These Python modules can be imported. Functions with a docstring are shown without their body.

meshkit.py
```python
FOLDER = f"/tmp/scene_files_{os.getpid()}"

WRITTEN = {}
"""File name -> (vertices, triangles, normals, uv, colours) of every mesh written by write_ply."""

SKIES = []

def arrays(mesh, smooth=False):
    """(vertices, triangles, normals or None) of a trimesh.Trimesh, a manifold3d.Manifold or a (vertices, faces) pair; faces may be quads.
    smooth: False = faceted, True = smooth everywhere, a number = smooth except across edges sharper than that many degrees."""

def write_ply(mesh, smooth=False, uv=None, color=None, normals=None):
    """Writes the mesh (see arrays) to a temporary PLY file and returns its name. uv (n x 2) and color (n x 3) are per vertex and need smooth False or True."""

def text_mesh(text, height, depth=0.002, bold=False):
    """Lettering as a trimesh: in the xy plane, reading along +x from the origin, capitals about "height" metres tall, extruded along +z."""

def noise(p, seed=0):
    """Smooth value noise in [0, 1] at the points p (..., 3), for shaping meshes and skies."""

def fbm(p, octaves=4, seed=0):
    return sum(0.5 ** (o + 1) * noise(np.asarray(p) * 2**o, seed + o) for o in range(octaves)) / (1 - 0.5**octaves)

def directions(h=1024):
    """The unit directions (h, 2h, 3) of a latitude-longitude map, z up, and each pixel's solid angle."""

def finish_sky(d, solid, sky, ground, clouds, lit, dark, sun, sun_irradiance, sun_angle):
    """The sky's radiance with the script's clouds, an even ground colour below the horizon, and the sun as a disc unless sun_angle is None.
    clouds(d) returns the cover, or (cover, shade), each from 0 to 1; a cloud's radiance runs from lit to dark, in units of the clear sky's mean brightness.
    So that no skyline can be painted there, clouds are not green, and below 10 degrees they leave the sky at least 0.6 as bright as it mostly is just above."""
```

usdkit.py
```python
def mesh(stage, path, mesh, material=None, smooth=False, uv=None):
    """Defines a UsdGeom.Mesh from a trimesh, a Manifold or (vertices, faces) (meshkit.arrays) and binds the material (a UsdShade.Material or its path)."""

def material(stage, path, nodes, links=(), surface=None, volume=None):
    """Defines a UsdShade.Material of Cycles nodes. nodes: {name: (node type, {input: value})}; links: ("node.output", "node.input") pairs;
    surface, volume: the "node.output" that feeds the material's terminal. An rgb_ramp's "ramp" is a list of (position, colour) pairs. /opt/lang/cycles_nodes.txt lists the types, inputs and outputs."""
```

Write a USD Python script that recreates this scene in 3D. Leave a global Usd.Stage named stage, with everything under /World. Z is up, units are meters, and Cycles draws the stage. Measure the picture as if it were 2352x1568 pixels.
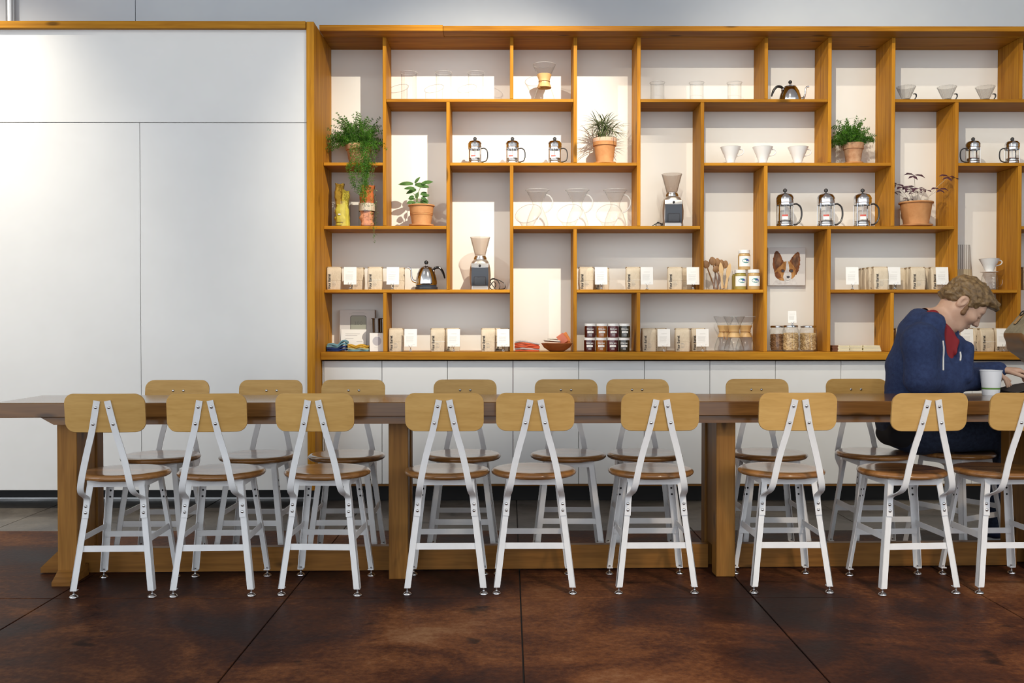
import math, random
import numpy as np, trimesh, manifold3d as mf, usdkit, meshkit
from shapely.geometry import Polygon, box as sbox, Point
from shapely import affinity
from pxr import Usd, UsdGeom, UsdLux, UsdShade, Gf, Sdf, Vt

stage = Usd.Stage.CreateInMemory()
world = UsdGeom.Xform.Define(stage, '/World')
UsdGeom.Scope.Define(stage, '/World/Looks')
PI = math.pi
# ---------------------------------------------------------------- camera
F, CX, CY, EYE = 2200.0, 1176.0, 784.0, 1.05          # pixels of a 2352 x 1568 frame; eye height in metres
TILT, YAW = 33 / 2200.0, 6 / 2200.0
fw = np.array([math.sin(YAW) * math.cos(TILT), math.cos(YAW) * math.cos(TILT), -math.sin(TILT)])
rt = np.array([math.cos(YAW), -math.sin(YAW), 0.0])
up = np.cross(rt, fw)
cam = UsdGeom.Camera.Define(stage, '/World/camera')
cam.AddTransformOp().Set(Gf.Matrix4d(*[float(x) for r in (np.append(rt, 0), np.append(up, 0), np.append(-fw, 0), [0, 0, EYE, 1]) for x in r]))
cam.CreateHorizontalApertureAttr(36.0)
cam.CreateVerticalApertureAttr(24.0)
cam.CreateFocalLengthAttr(36.0 * F / 2352)
cam.CreateClippingRangeAttr(Gf.Vec2f(0.05, 200))
cam.CreateExposureAttr(0.0)

def at(px, py, D):
    """The point at depth y = D seen at a pixel of the photograph."""
    d = fw + (px - CX) / F * rt - (py - CY) / F * up
    return np.array([0, 0, EYE]) + d * (D / d[1])
def X(px, D, py=784): return float(at(px, py, D)[0])
def Z(py, D, px=1176): return float(at(px, py, D)[2])

# ---------------------------------------------------------------- light: daylight from the open shop front behind the camera, and ceiling spots
usdkit.material(stage, '/World/Looks/sky_light', {'b': ('background_shader', {'color': (0.80, 0.90, 1.0), 'strength': 1.0})}, surface='b.background')
dome = UsdLux.DomeLight.Define(stage, '/World/sky')
dome.CreateIntensityAttr(0.57)
dome.CreateColorAttr(Gf.Vec3f(0.88, 0.94, 1.0))
def spot(name, loc, target, power, color, half_angle, soft=0.25, radius=0.02):
    l = UsdLux.SphereLight.Define(stage, '/World/' + name)
    loc, target = np.array(loc, float), np.array(target, float)
    z = (loc - target) / np.linalg.norm(loc - target)
    x = np.cross([0, 1, 0.01], z); x /= np.linalg.norm(x)
    y = np.cross(z, x)
    l.AddTransformOp().Set(Gf.Matrix4d(*[float(v) for r in (np.append(x, 0), np.append(y, 0), np.append(z, 0), np.append(loc, 1)) for v in r]))
    l.CreateRadiusAttr(radius); l.CreateIntensityAttr(power); l.CreateColorAttr(Gf.Vec3f(*color)); l.CreateNormalizeAttr(True)
    s = UsdLux.ShapingAPI.Apply(l.GetPrim())
    s.CreateShapingConeAngleAttr(half_angle); s.CreateShapingConeSoftnessAttr(soft)
WARM = (1.0, 0.90, 0.74)
spot('spot_light', (0.25, 1.945, 3.94), (2.7, 6, 1.8), 140, WARM, 26, 0.8)
spot('spot_light_001', (1.03, 3.125, 3.94), (-0.3, 6, 1.9), 270, WARM, 21.5, 0.95)
spot('spot_light_002', (-1.73, 3.775, 3.94), (0.9, 6, 1.6), 75, WARM, 21, 0.7)
spot('spot_light_003', (1.04, 3.775, 3.94), (2.2, 6, 1.6), 36, WARM, 32, 0.7)
spot('spot_light_004', (-3.75, 4.35, 3.94), (-3.5, 5.52, 2.15), 150, WARM, 36, 1.0)
spot('spot_light_005', (1.9, 0.7, 3.94), (1.4, 2.5, 0), 170, (1.0, 0.80, 0.58), 30, 1.0, 0.25)
spot('spot_light_006', (-1.9, 3.3, 3.94), (-1.6, 5.52, 2.5), 9, (1.0, 0.96, 0.90), 44, 1.0, 0.2)
# ---------------------------------------------------------------- helpers
_names = {}
def numbered(path):
    n = _names.get(path, 0); _names[path] = n + 1
    return path if n == 0 else f'{path}_{n:03d}'
def tag(o, label=None, cat=None, group=None, kind=None):
    p = o.GetPrim() if hasattr(o, 'GetPrim') else o
    for k, v in (('label', label), ('category', cat), ('group', group), ('kind', kind)):
        if v: p.SetCustomDataByKey(k, v)
    return p
def thing(name, label, cat, loc=(0, 0, 0), rotz=0, group=None, kind=None):
    x = UsdGeom.Xform.Define(stage, numbered('/World/' + name))
    x.AddTranslateOp().Set(Gf.Vec3d(*map(float, loc))); x.AddRotateZOp().Set(float(rotz))
    return tag(x, label, cat, group, kind)
def obj(name, mesh, m, parent=None, smooth=35, label=None, kind=None):
    base = '/World' if parent is None else str(parent.GetPath())
    o = usdkit.mesh(stage, numbered(base + '/' + name), mesh, UsdShade.Material.Define(stage, '/World/Looks/' + m), smooth=smooth)
    return tag(o, label, None, None, kind)
def dup(root, loc, rotz, label, group=None):
    name = root.GetName().rstrip('0123456789').rstrip('_')
    x = UsdGeom.Xform.Define(stage, numbered('/World/' + name))
    was = root.GetCustomData()
    x.GetPrim().GetReferences().AddInternalReference(root.GetPath())
    x.GetPrim().SetInstanceable(True)
    x.GetPrim().GetAttribute('xformOp:translate').Set(Gf.Vec3d(*map(float, loc)))
    x.GetPrim().GetAttribute('xformOp:rotateZ').Set(float(rotz))
    return tag(x, label, was['category'], group or was.get('group'))
cat = trimesh.util.concatenate
def tm(m):
    if isinstance(m, trimesh.Trimesh): return m
    v, f, _ = meshkit.arrays(m); return trimesh.Trimesh(v, f, process=False)
def box(x0, x1, y0, y1, z0, z1): return trimesh.creation.box(bounds=[[x0, y0, z0], [x1, y1, z1]])
def hull(pts): return tm(mf.Manifold.hull_points(np.asarray(pts, float)))
def bev(x0, x1, y0, y1, z0, z1, b=0.002):
    P = []
    for sx, x in ((-1, x0), (1, x1)):
        for sy, y in ((-1, y0), (1, y1)):
            for sz, z in ((-1, z0), (1, z1)):
                P += [(x - sx * b, y - sy * b, z), (x - sx * b, y, z - sz * b), (x, y - sy * b, z - sz * b)]
    return hull(P)
def move(m, d): m = m.copy(); m.apply_translation(d); return m
def rot(m, deg, axis=(0, 0, 1), at_=(0, 0, 0)):
    m = m.copy(); m.apply_transform(trimesh.transformations.rotation_matrix(math.radians(deg), axis, at_)); return m
def lathe(prof, n=28): return trimesh.creation.revolve(np.array(prof, float), sections=n)
def cyl(r, z0, z1, n=24, r2=None): return lathe([(0, z0), (r, z0), (r2 or r, z1), (0, z1)], n)
def ball(r, c, s=2, sc=(1, 1, 1)):
    m = trimesh.creation.icosphere(subdivisions=s, radius=r); m.apply_scale(sc); m.apply_translation(c); return m
def sweep(path, prof, wdir=None, scale=None, caps=True):
    """Sweeps a closed 2D profile (w, n) along a path; wdir fixes the profile's first axis."""
    path = np.asarray(path, float); n, k = len(path), len(prof); prof = np.asarray(prof, float)
    T = np.gradient(path, axis=0); T /= np.linalg.norm(T, axis=1)[:, None]
    V = []; w = np.array(wdir if wdir is not None else ([0, 0, 1] if abs(T[0][2]) < 0.9 else [1, 0, 0]), float)
    for i in range(n):
        if wdir is None: w = w - T[i] * (w @ T[i])
        else: w = np.array(wdir, float); w = w - T[i] * (w @ T[i])
        w = w / np.linalg.norm(w); b = np.cross(T[i], w)
        s = 1 if scale is None else scale[i]
        V.append(path[i] + s * (prof[:, :1] * w + prof[:, 1:] * b))
    V = np.vstack(V); Fc = []
    for i in range(n - 1):
        for j in range(k):
            a, b_, c, d = i * k + j, i * k + (j + 1) % k, (i + 1) * k + (j + 1) % k, (i + 1) * k + j
            Fc += [(a, b_, c), (a, c, d)]
    if caps:
        for i0, s in ((0, -1), ((n - 1) * k, 1)):
            for j in range(1, k - 1): Fc.append((i0, i0 + j, i0 + j + 1) if s > 0 else (i0, i0 + j + 1, i0 + j))
    return trimesh.Trimesh(V, Fc, process=False)
def glathe(prof, n=28):
    """A thin-walled vessel: only the outer surface, up to the rim."""
    z = [p[1] for p in prof]; return lathe(prof[:z.index(max(z)) + 1], n)
def circ(r, n=8): return [(r * math.cos(2 * PI * i / n), r * math.sin(2 * PI * i / n)) for i in range(n)]
def tube(path, r, n=8, scale=None): return sweep(path, circ(r, n), scale=scale)
def curve(pts, n=24):
    """A smooth Catmull-Rom curve through points."""
    P = np.asarray(pts, float); P = np.vstack([2 * P[0] - P[1], P, 2 * P[-1] - P[-2]]); out = []
    m = len(P) - 3
    for t in np.linspace(0, m - 1e-6, n):
        i = int(t); u = t - i; a, b, c, d = P[i:i + 4]
        out.append(0.5 * (2 * b + (c - a) * u + (2 * a - 5 * b + 4 * c - d) * u * u + (3 * b - a - 3 * c + d) * u ** 3))
    return np.array(out)
def loft(rings, caps=True):
    """Closed rings of equal length, joined in order."""
    n, k = len(rings), len(rings[0]); V = np.vstack(rings); Fc = []
    for i in range(n - 1):
        for j in range(k):
            a, b, c, d = i * k + j, i * k + (j + 1) % k, (i + 1) * k + (j + 1) % k, (i + 1) * k + j
            Fc += [(a, b, c), (a, c, d)]
    if caps:
        for i0, s in ((0, -1), ((n - 1) * k, 1)):
            c = len(V); V = np.vstack([V, V[i0:i0 + k].mean(0)])
            for j in range(k): Fc.append((c, i0 + j, i0 + (j + 1) % k) if s > 0 else (c, i0 + (j + 1) % k, i0 + j))
    m = trimesh.Trimesh(V, Fc, process=False)
    if m.volume < 0: m.invert()
    return m
def rring(w, d, r, z, n=5, cx=0, cy=0):
    """A rounded rectangle ring at height z."""
    P = []
    for sx, sy, a0 in ((1, 1, 0), (-1, 1, 90), (-1, -1, 180), (1, -1, 270)):
        for a in np.linspace(a0, a0 + 90, n):
            P.append((cx + sx * (w / 2 - r) + r * math.cos(math.radians(a)), cy + sy * (d / 2 - r) + r * math.sin(math.radians(a)), z))
    return np.array(P)
def extr(poly, d): return trimesh.creation.extrude_polygon(poly, d, engine='earcut')
def upright(m):
    """Turns a mesh of the xy plane (depth +z) to face the camera: y becomes z, depth goes towards -y."""
    v = m.vertices.copy(); m = m.copy(); m.vertices = np.stack([v[:, 0], -v[:, 2], v[:, 1]], 1); return m
def bars(rows, h=0.0012, d=0.0004):
    """Lines of small print: (x0, x1, z) bars on a card facing -y."""
    return cat([box(a, b, -d, 0, z, z + h) for a, b, z in rows])
_text = {}
def text(s, h, d=0.0004, bold=False):
    k = (s, h, d, bold)
    if k not in _text: _text[k] = meshkit.text_mesh(s, h, d, bold)
    return _text[k].copy()

# signed distance modelling for bodies and cloth (vectorised), meshed by surface nets
def nets(f, lo, hi, h):
    lo, hi = np.array(lo, float), np.array(hi, float)
    n = np.ceil((hi - lo) / h).astype(int) + 1
    ax = [lo[i] + h * np.arange(n[i]) for i in range(3)]
    P = np.stack(np.meshgrid(*ax, indexing='ij'), -1)
    D = f(P.reshape(-1, 3)).reshape(n)
    S = D < 0
    c = [S[i:n[0] - 1 + i, j:n[1] - 1 + j, k:n[2] - 1 + k] for i in (0, 1) for j in (0, 1) for k in (0, 1)]
    tot = sum(x.astype(int) for x in c); mixed = (tot > 0) & (tot < 8)
    I = np.argwhere(mixed); idx = -np.ones(mixed.shape, int); idx[mixed] = np.arange(len(I))
    acc, cnt = np.zeros((len(I), 3)), np.zeros(len(I))
    off = np.array([(i, j, k) for i in (0, 1) for j in (0, 1) for k in (0, 1)])
    for a in range(8):
        for b in range(a + 1, 8):
            if np.abs(off[a] - off[b]).sum() != 1: continue
            da, db = D[tuple((I + off[a]).T)], D[tuple((I + off[b]).T)]
            m = (da < 0) != (db < 0)
            t = (da / np.where(m, da - db, 1))[m][:, None]
            acc[m] += off[a] * (1 - t) + off[b] * t; cnt[m] += 1
    V = lo + h * (I + acc / cnt[:, None]); Q = []
    for axx in range(3):
        o = [0, 0, 0]; o[axx] = 1; u, v = [(1, 2), (2, 0), (0, 1)][axx]
        sl0 = tuple(slice(1, n[i] - 1) if i != axx else slice(0, n[i] - 1) for i in range(3))
        sl1 = tuple(slice(1, n[i] - 1) if i != axx else slice(1, n[i]) for i in range(3))
        A, B = S[sl0], S[sl1]
        for ins in (True, False):
            E = np.argwhere((A != B) & (A == ins))
            E[:, u] += 1; E[:, v] += 1
            eu, ev = np.eye(3, dtype=int)[u], np.eye(3, dtype=int)[v]
            q = np.stack([idx[tuple((E - eu * i - ev * j).T)] for i, j in ((1, 1), (0, 1), (0, 0), (1, 0))], 1)
            Q.append(q if ins else q[:, ::-1])
    Q = np.vstack(Q)
    return trimesh.Trimesh(V, np.vstack([Q[:, [0, 1, 2]], Q[:, [0, 2, 3]]]), process=False)
def cap(P, a, b, ra, rb=None):
    a, b = np.asarray(a, float), np.asarray(b, float); rb = ra if rb is None else rb
    t = np.clip(((P - a) @ (b - a)) / max((b - a) @ (b - a), 1e-12), 0, 1)
    return np.linalg.norm(P - a - t[:, None] * (b - a), axis=1) - (ra + (rb - ra) * t)
def ell(P, c, r, R=None):
    q = P - np.asarray(c, float)
    if R is not None: q = q @ R
    r = np.asarray(r, float); k0 = np.linalg.norm(q / r, axis=1); k1 = np.linalg.norm(q / r ** 2, axis=1)
    return k0 * (k0 - 1) / np.maximum(k1, 1e-9)
def su(a, b, k=0.02):
    h = np.clip(0.5 + 0.5 * (b - a) / k, 0, 1); return b * (1 - h) + a * h - k * h * (1 - h)
def sus(L, k=0.02):
    d = L[0]
    for x in L[1:]: d = su(d, x, k)
    return d
def sub(a, b, k=0.01): return -su(-a, b, k)

# ---------------------------------------------------------------- materials
def mat(name, nodes, links, surface='p.BSDF'): usdkit.material(stage, '/World/Looks/' + name, nodes, links, surface)
def plain(name, c, rough=0.5, metallic=0.0, **kw): mat(name, {'p': ('principled_bsdf', {'base_color': c, 'roughness': rough, 'metallic': metallic, **kw})}, [])
def mottled(name, c1, c2, scale, rough=0.5, bump=0.0, detail=4, space='object', stretch=(1, 1, 1), lo=0.35, hi=0.65, **kw):
    n = {'t': ('texture_coordinate', {}) if space == 'object' else ('geometry', {}), 'm': ('mapping', {'scale': stretch}),
         'n': ('noise_texture', {'scale': scale, 'detail': detail, 'roughness': 0.6}), 'r': ('rgb_ramp', {'ramp': [(lo, c1), (hi, c2)]}),
         'p': ('principled_bsdf', {'roughness': rough, **kw})}
    l = [('t.object' if space == 'object' else 't.position', 'm.vector'), ('m.vector', 'n.vector'), ('n.fac', 'r.fac'), ('r.color', 'p.base_color')]
    if bump:
        n['b'] = ('bump', {'strength': 1.0, 'distance': bump}); l += [('n.fac', 'b.height'), ('b.normal', 'p.normal')]
    mat(name, n, l)
def wood(name, axis, dark, light, rough=0.38, coat=0.0, space='position', fine=60.0, vary=0.25, knots=0.6, strips=0, spec=0.22):
    """Wood with the grain along an axis; each board differs by its own random number."""
    s = [1.0, 1.0, 1.0]; s[axis] = 0.05
    g = {'geo': ('geometry', {}), 'tex': ('texture_coordinate', {}), 'oi': ('object_info', {}), 'off': ('vector_math', {'math_type': 'multiply_add', 'vector2': (7, 5, 9)}),
         'm': ('mapping', {'scale': tuple(s)}),
         'n1': ('noise_texture', {'scale': fine, 'detail': 3, 'roughness': 0.6, 'distortion': 0.3}),
         'n2': ('noise_texture', {'scale': fine / 7, 'detail': 2, 'roughness': 0.5, 'distortion': 0.6}),
         'mx': ('mix_float', {'fac': 0.45}), 'r': ('rgb_ramp', {'ramp': [(0.30, dark), (0.5, tuple(0.45 * a + 0.55 * b for a, b in zip(dark, light))), (0.68, light)]}),
         'v': ('map_range', {'from_min': 0.0, 'from_max': 1.0, 'to_min': 1 - vary, 'to_max': 1 + vary * 0.6}),
         'h': ('hsv', {'hue': 0.5, 'saturation': 1.0}),
         'km': ('mapping', {'scale': tuple(2.6 if i == axis else 8.0 for i in range(3))}),
         'k': ('voronoi_texture', {'scale': 1.0}), 'kr': ('map_range', {'from_min': 0.07, 'from_max': 0.14, 'to_min': 1 - knots, 'to_max': 1.0, 'clamp': True}),
         'kv': ('math', {'math_type': 'multiply'}),
         'b': ('bump', {'strength': 0.2, 'distance': 0.0004}),
         'p': ('principled_bsdf', {'roughness': rough, 'coat_weight': coat, 'coat_roughness': 0.12, 'specular_ior_level': spec})}
    src = 'geo.position' if space == 'position' else 'tex.object'
    l = [('oi.random', 'off.vector1'), (src, 'off.vector3'), ('off.vector', 'm.vector'), ('m.vector', 'n1.vector'), ('m.vector', 'n2.vector'), ('n1.fac', 'mx.a'), ('n2.fac', 'mx.b'), ('mx.result', 'r.fac'),
         ('oi.random', 'v.value'), ('off.vector', 'km.vector'), ('km.vector', 'k.vector'), ('k.distance', 'kr.value'), ('v.result', 'kv.value1'), ('kr.result', 'kv.value2'), ('kv.value', 'h.value'),
         ('r.color', 'h.color'), ('h.color', 'p.base_color'), ('n1.fac', 'b.height'), ('b.normal', 'p.normal')]
    if strips:
        g |= {'sx': ('separate_xyz', {}), 'sm': ('math', {'math_type': 'multiply_add', 'value2': strips, 'value3': 50.5}), 'sf': ('math', {'math_type': 'floor'}), 'sw': ('white_noise_texture', {'dimensions': '1D'}), 'sr': ('map_range', {'to_min': 0.62, 'to_max': 1.35}), 'sk': ('math', {'math_type': 'multiply'})}
        l = [q for q in l if q[1] != 'h.value'] + [('tex.object', 'sx.vector'), ('sx.y', 'sm.value1'), ('sm.value', 'sf.value1'), ('sf.value', 'sw.w'), ('sw.value', 'sr.value'), ('kv.value', 'sk.value1'), ('sr.result', 'sk.value2'), ('sk.value', 'h.value')]
    mat(name, g, l)
def glass(name, edge=(0.50, 0.51, 0.50), mid=(0.985, 0.99, 0.99), gloss=1.0):
    mat(name, {'lw': ('layer_weight', {'blend': 0.5}), 'r': ('rgb_ramp', {'ramp': [(0.0, mid), (0.45, tuple(0.93 * m + 0.07 * e for m, e in zip(mid, edge))), (0.75, tuple(0.6 * m + 0.4 * e for m, e in zip(mid, edge))), (0.97, edge)]}),
               'f': ('rgb_ramp', {'ramp': [(0.0, (0.035,) * 3), (0.5, (0.05,) * 3), (0.8, (0.16,) * 3), (1.0, (0.6,) * 3)]}),
               't': ('transparent_bsdf', {}), 'g': ('glossy_bsdf', {'color': (gloss, gloss, gloss), 'roughness': 0.05}), 'x': ('mix_closure', {})},
        [('lw.facing', 'r.fac'), ('r.color', 't.color'), ('lw.facing', 'f.fac'), ('f.color', 'x.fac'), ('t.BSDF', 'x.closure1'), ('g.BSDF', 'x.closure2')], 'x.closure')

FD, FL = (0.27, 0.095, 0.008), (0.57, 0.265, 0.024)
wood('fir_x', 0, FD, FL, spec=0.08, rough=0.5); wood('fir_z', 2, FD, FL, spec=0.08, rough=0.5)
wood('table_x', 0, (0.090, 0.034, 0.008), (0.25, 0.112, 0.027), rough=0.33, coat=0.8)
wood('table_z', 2, (0.16, 0.065, 0.012), (0.36, 0.17, 0.038), rough=0.4)
wood('table_rail', 0, (0.13, 0.052, 0.010), (0.30, 0.135, 0.03), rough=0.4)
wood('plywood', 0, (0.47, 0.265, 0.072), (0.62, 0.38, 0.13), rough=0.4, space='object', fine=55, vary=0.10, knots=0.1)
wood('seat_wood', 0, (0.17, 0.065, 0.018), (0.44, 0.205, 0.062), rough=0.28, coat=1.0, space='object', fine=30, vary=0.2, knots=0.1, strips=21.0)
mottled('wall_paint', (0.74, 0.74, 0.735), (0.78, 0.78, 0.77), 3, 0.6, space='position')
mottled('upper_wall', (0.47, 0.51, 0.56), (0.50, 0.54, 0.58), 2, 0.7, space='position')
mottled('panel_white', (0.71, 0.71, 0.70), (0.75, 0.75, 0.74), 1.5, 0.45, space='position')
mottled('shelf_back', (0.83, 0.81, 0.755), (0.85, 0.83, 0.775), 2, 0.35, space='position')
plain('kick_black', (0.008, 0.008, 0.009), 0.5)
plain('gap_dark', (0.02, 0.018, 0.016), 0.8)
plain('aluminium', (0.7, 0.7, 0.7), 0.3, 1.0)
mottled('chair_paint', (0.70, 0.70, 0.705), (0.76, 0.76, 0.76), 12, 0.38, specular_ior_level=0.45)
plain('chrome', (0.72, 0.72, 0.73), 0.09, 1.0)
plain('steel', (0.62, 0.61, 0.60), 0.22, 1.0)
plain('dark_steel', (0.16, 0.14, 0.13), 0.25, 1.0)
plain('bolt_steel', (0.6, 0.6, 0.6), 0.2, 1.0)
plain('hole_black', (0.01, 0.01, 0.01), 0.7)
plain('black_plastic', (0.012, 0.011, 0.011), 0.28)
plain('charcoal_plastic', (0.035, 0.04, 0.052), 0.22)
plain('ceramic', (0.82, 0.82, 0.81), 0.18)
plain('paper_white', (0.86, 0.85, 0.82), 0.7)
plain('print_grey', (0.42, 0.41, 0.40), 0.8)
plain('print_pale', (0.62, 0.60, 0.57), 0.8)
plain('print_black', (0.035, 0.03, 0.028), 0.7)
mottled('kraft', (0.59, 0.50, 0.37), (0.67, 0.575, 0.44), 30, 0.75, 0.004, stretch=(1, 1, 0.6))
plain('kraft_dark', (0.25, 0.17, 0.09), 0.7)
mottled('terracotta', (0.45, 0.195, 0.065), (0.60, 0.30, 0.12), 9, 0.75)
mottled('terracotta_aged', (0.40, 0.19, 0.09), (0.60, 0.38, 0.22), 14, 0.8)
plain('terracotta_rim', (0.62, 0.40, 0.28), 0.8)
plain('soil', (0.03, 0.02, 0.014), 0.95)
glass('clear_glass')
glass('smoky_plastic', (0.50, 0.45, 0.42), (0.89, 0.86, 0.84), 0.6)
glass('dripper_glass', (0.60, 0.60, 0.60), (0.90, 0.90, 0.90))
def leafy(name, c1, c2, tr=0.3):
    mat(name, {'oi': ('texture_coordinate', {}), 'n': ('noise_texture', {'scale': 25, 'detail': 2}), 'r': ('rgb_ramp', {'ramp': [(0.3, c1), (0.7, c2)]}), 'p': ('principled_bsdf', {'roughness': 0.45}),
               't': ('translucent_bsdf', {}), 'x': ('mix_closure', {'fac': tr})},
        [('oi.object', 'n.vector'), ('n.fac', 'r.fac'), ('r.color', 'p.base_color'), ('r.color', 't.color'), ('p.BSDF', 'x.closure1'), ('t.BSDF', 'x.closure2')], 'x.closure')
leafy('fern_green', (0.026, 0.115, 0.008), (0.125, 0.34, 0.025)); leafy('leaf_green', (0.03, 0.10, 0.02), (0.12, 0.24, 0.07))
leafy('grey_green', (0.05, 0.09, 0.03), (0.17, 0.22, 0.09)); leafy('purple_leaf', (0.05, 0.018, 0.035), (0.13, 0.05, 0.085))
plain('stem_green', (0.14, 0.20, 0.06), 0.6); plain('stem_pale', (0.45, 0.40, 0.30), 0.6)
plain('collar_wood', (0.62, 0.40, 0.17), 0.45); plain('leather_tie', (0.32, 0.16, 0.05), 0.6)
mottled('spoon_wood', (0.20, 0.095, 0.035), (0.42, 0.22, 0.09), 18, 0.55, stretch=(1, 1, 0.2)); plain('pale_wood', (0.70, 0.46, 0.22), 0.55)
plain('red_label', (0.55, 0.07, 0.05), 0.5)

# ---------------------------------------------------------------- the room
P0, P1, P2, EP, CB, LP = 5.66, 5.775, 6.033, 5.50, 5.70, 5.52     # depths: ledge and top board, shelf fronts, shelf back, end panel front, cupboard doors, left panels
JY, JX0, JS = [-2.46, -1.23, 0.0, 1.235, 2.468, 3.70, 4.93, 6.16], -0.862, 0.905
fl = thing('floor', 'dark red-brown stained concrete floor cut into large squares', 'floor', kind='structure')
def floor_mat(name, stops, s1, rough, tint, spec):
    mat(name, {'g': ('geometry', {}), 'm': ('mapping', {'scale': (0.75, 1.0, 1.0)}),
               'n1': ('noise_texture', {'scale': s1, 'detail': 7, 'roughness': 0.62, 'distortion': 0.5}), 'n2': ('noise_texture', {'scale': 0.55, 'detail': 2, 'roughness': 0.5}),
               'n3': ('noise_texture', {'scale': 42, 'detail': 4, 'roughness': 0.7}),
               'mx': ('mix_float', {'fac': 0.38}), 'mx2': ('mix_float', {'fac': 0.16}), 'r': ('rgb_ramp', {'ramp': stops}),
               'sp': ('noise_texture', {'scale': 5.5, 'detail': 3, 'roughness': 0.5, 'distortion': 0.2}), 'sr': ('rgb_ramp', {'ramp': [(0.27, tint), (0.34, (1, 1, 1))]}), 'mul': ('mix_color', {'blend_type': 'multiply', 'fac': 1.0}),
               'rr': ('map_range', {'from_min': 0.3, 'from_max': 0.7, 'to_min': rough - 0.06, 'to_max': rough + 0.14}),
               'b': ('bump', {'strength': 0.35, 'distance': 0.002}), 'p': ('principled_bsdf', {'specular_ior_level': spec})},
        [('g.position', 'm.vector'), ('m.vector', 'n1.vector'), ('m.vector', 'n2.vector'), ('g.position', 'n3.vector'), ('n1.fac', 'mx.a'), ('n2.fac', 'mx.b'), ('mx.result', 'mx2.a'), ('n3.fac', 'mx2.b'), ('mx2.result', 'r.fac'),
         ('g.position', 'sp.vector'), ('sp.fac', 'sr.fac'), ('r.color', 'mul.a'), ('sr.color', 'mul.b'), ('mul.result', 'p.base_color'), ('n1.fac', 'rr.value'), ('rr.result', 'p.roughness'), ('n3.fac', 'b.height'), ('b.normal', 'p.normal')])
floor_mat('stained_concrete', [(0.37, (0.014, 0.0075, 0.007)), (0.44, (0.030, 0.0118, 0.0088)), (0.50, (0.070, 0.025, 0.0125)), (0.56, (0.16, 0.062, 0.025)), (0.63, (0.25, 0.13, 0.065))], 2.1, 0.42, (0.36, 0.42, 0.55), 0.05)
floor_mat('grey_concrete', [(0.36, (0.045, 0.041, 0.038)), (0.5, (0.115, 0.10, 0.085)), (0.64, (0.22, 0.195, 0.16))], 2.6, 0.32, (0.4, 0.36, 0.36), 0.4)
plain('joint', (0.012, 0.011, 0.012), 0.7)
for j in range(len(JY) - 1):
    for i in range(-5, 7):
        x0 = JX0 + JS * i; g = 0.0026
        obj('slab', bev(x0 + g, x0 + JS - g, JY[j] + g, JY[j + 1] - g, -0.05, 0.0, 0.0015), 'grey_concrete' if j == len(JY) - 2 else 'stained_concrete', fl, smooth=False)
obj('joint_bed', box(JX0 - 5 * JS, JX0 + 7 * JS, JY[0], 6.16, -0.055, -0.006), 'joint', fl, smooth=False)
XL, XR, TOPZ = JX0 - 5 * JS, JX0 + 7 * JS, 4.5
wb = thing('wall_back', 'pale blue-grey wall rising above the wooden shelving', 'wall', kind='structure')
sx = X(311, 6.09, 20)
obj('wall_board', box(XL, sx - 0.002, 6.09, 6.16, 0, TOPZ), 'upper_wall', wb, smooth=False); obj('wall_board', box(sx + 0.002, XR, 6.09, 6.16, 0, TOPZ), 'upper_wall', wb, smooth=False)
obj('wall_backing', box(XL, XR, 6.16, 6.2, 0, TOPZ), 'gap_dark', wb, smooth=False)
tag(obj('ceiling', box(XL, XR, -2.46, 6.2, TOPZ, TOPZ + 0.1), 'wall_paint', smooth=False), 'plain pale ceiling above the room', 'ceiling', kind='structure')
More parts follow.
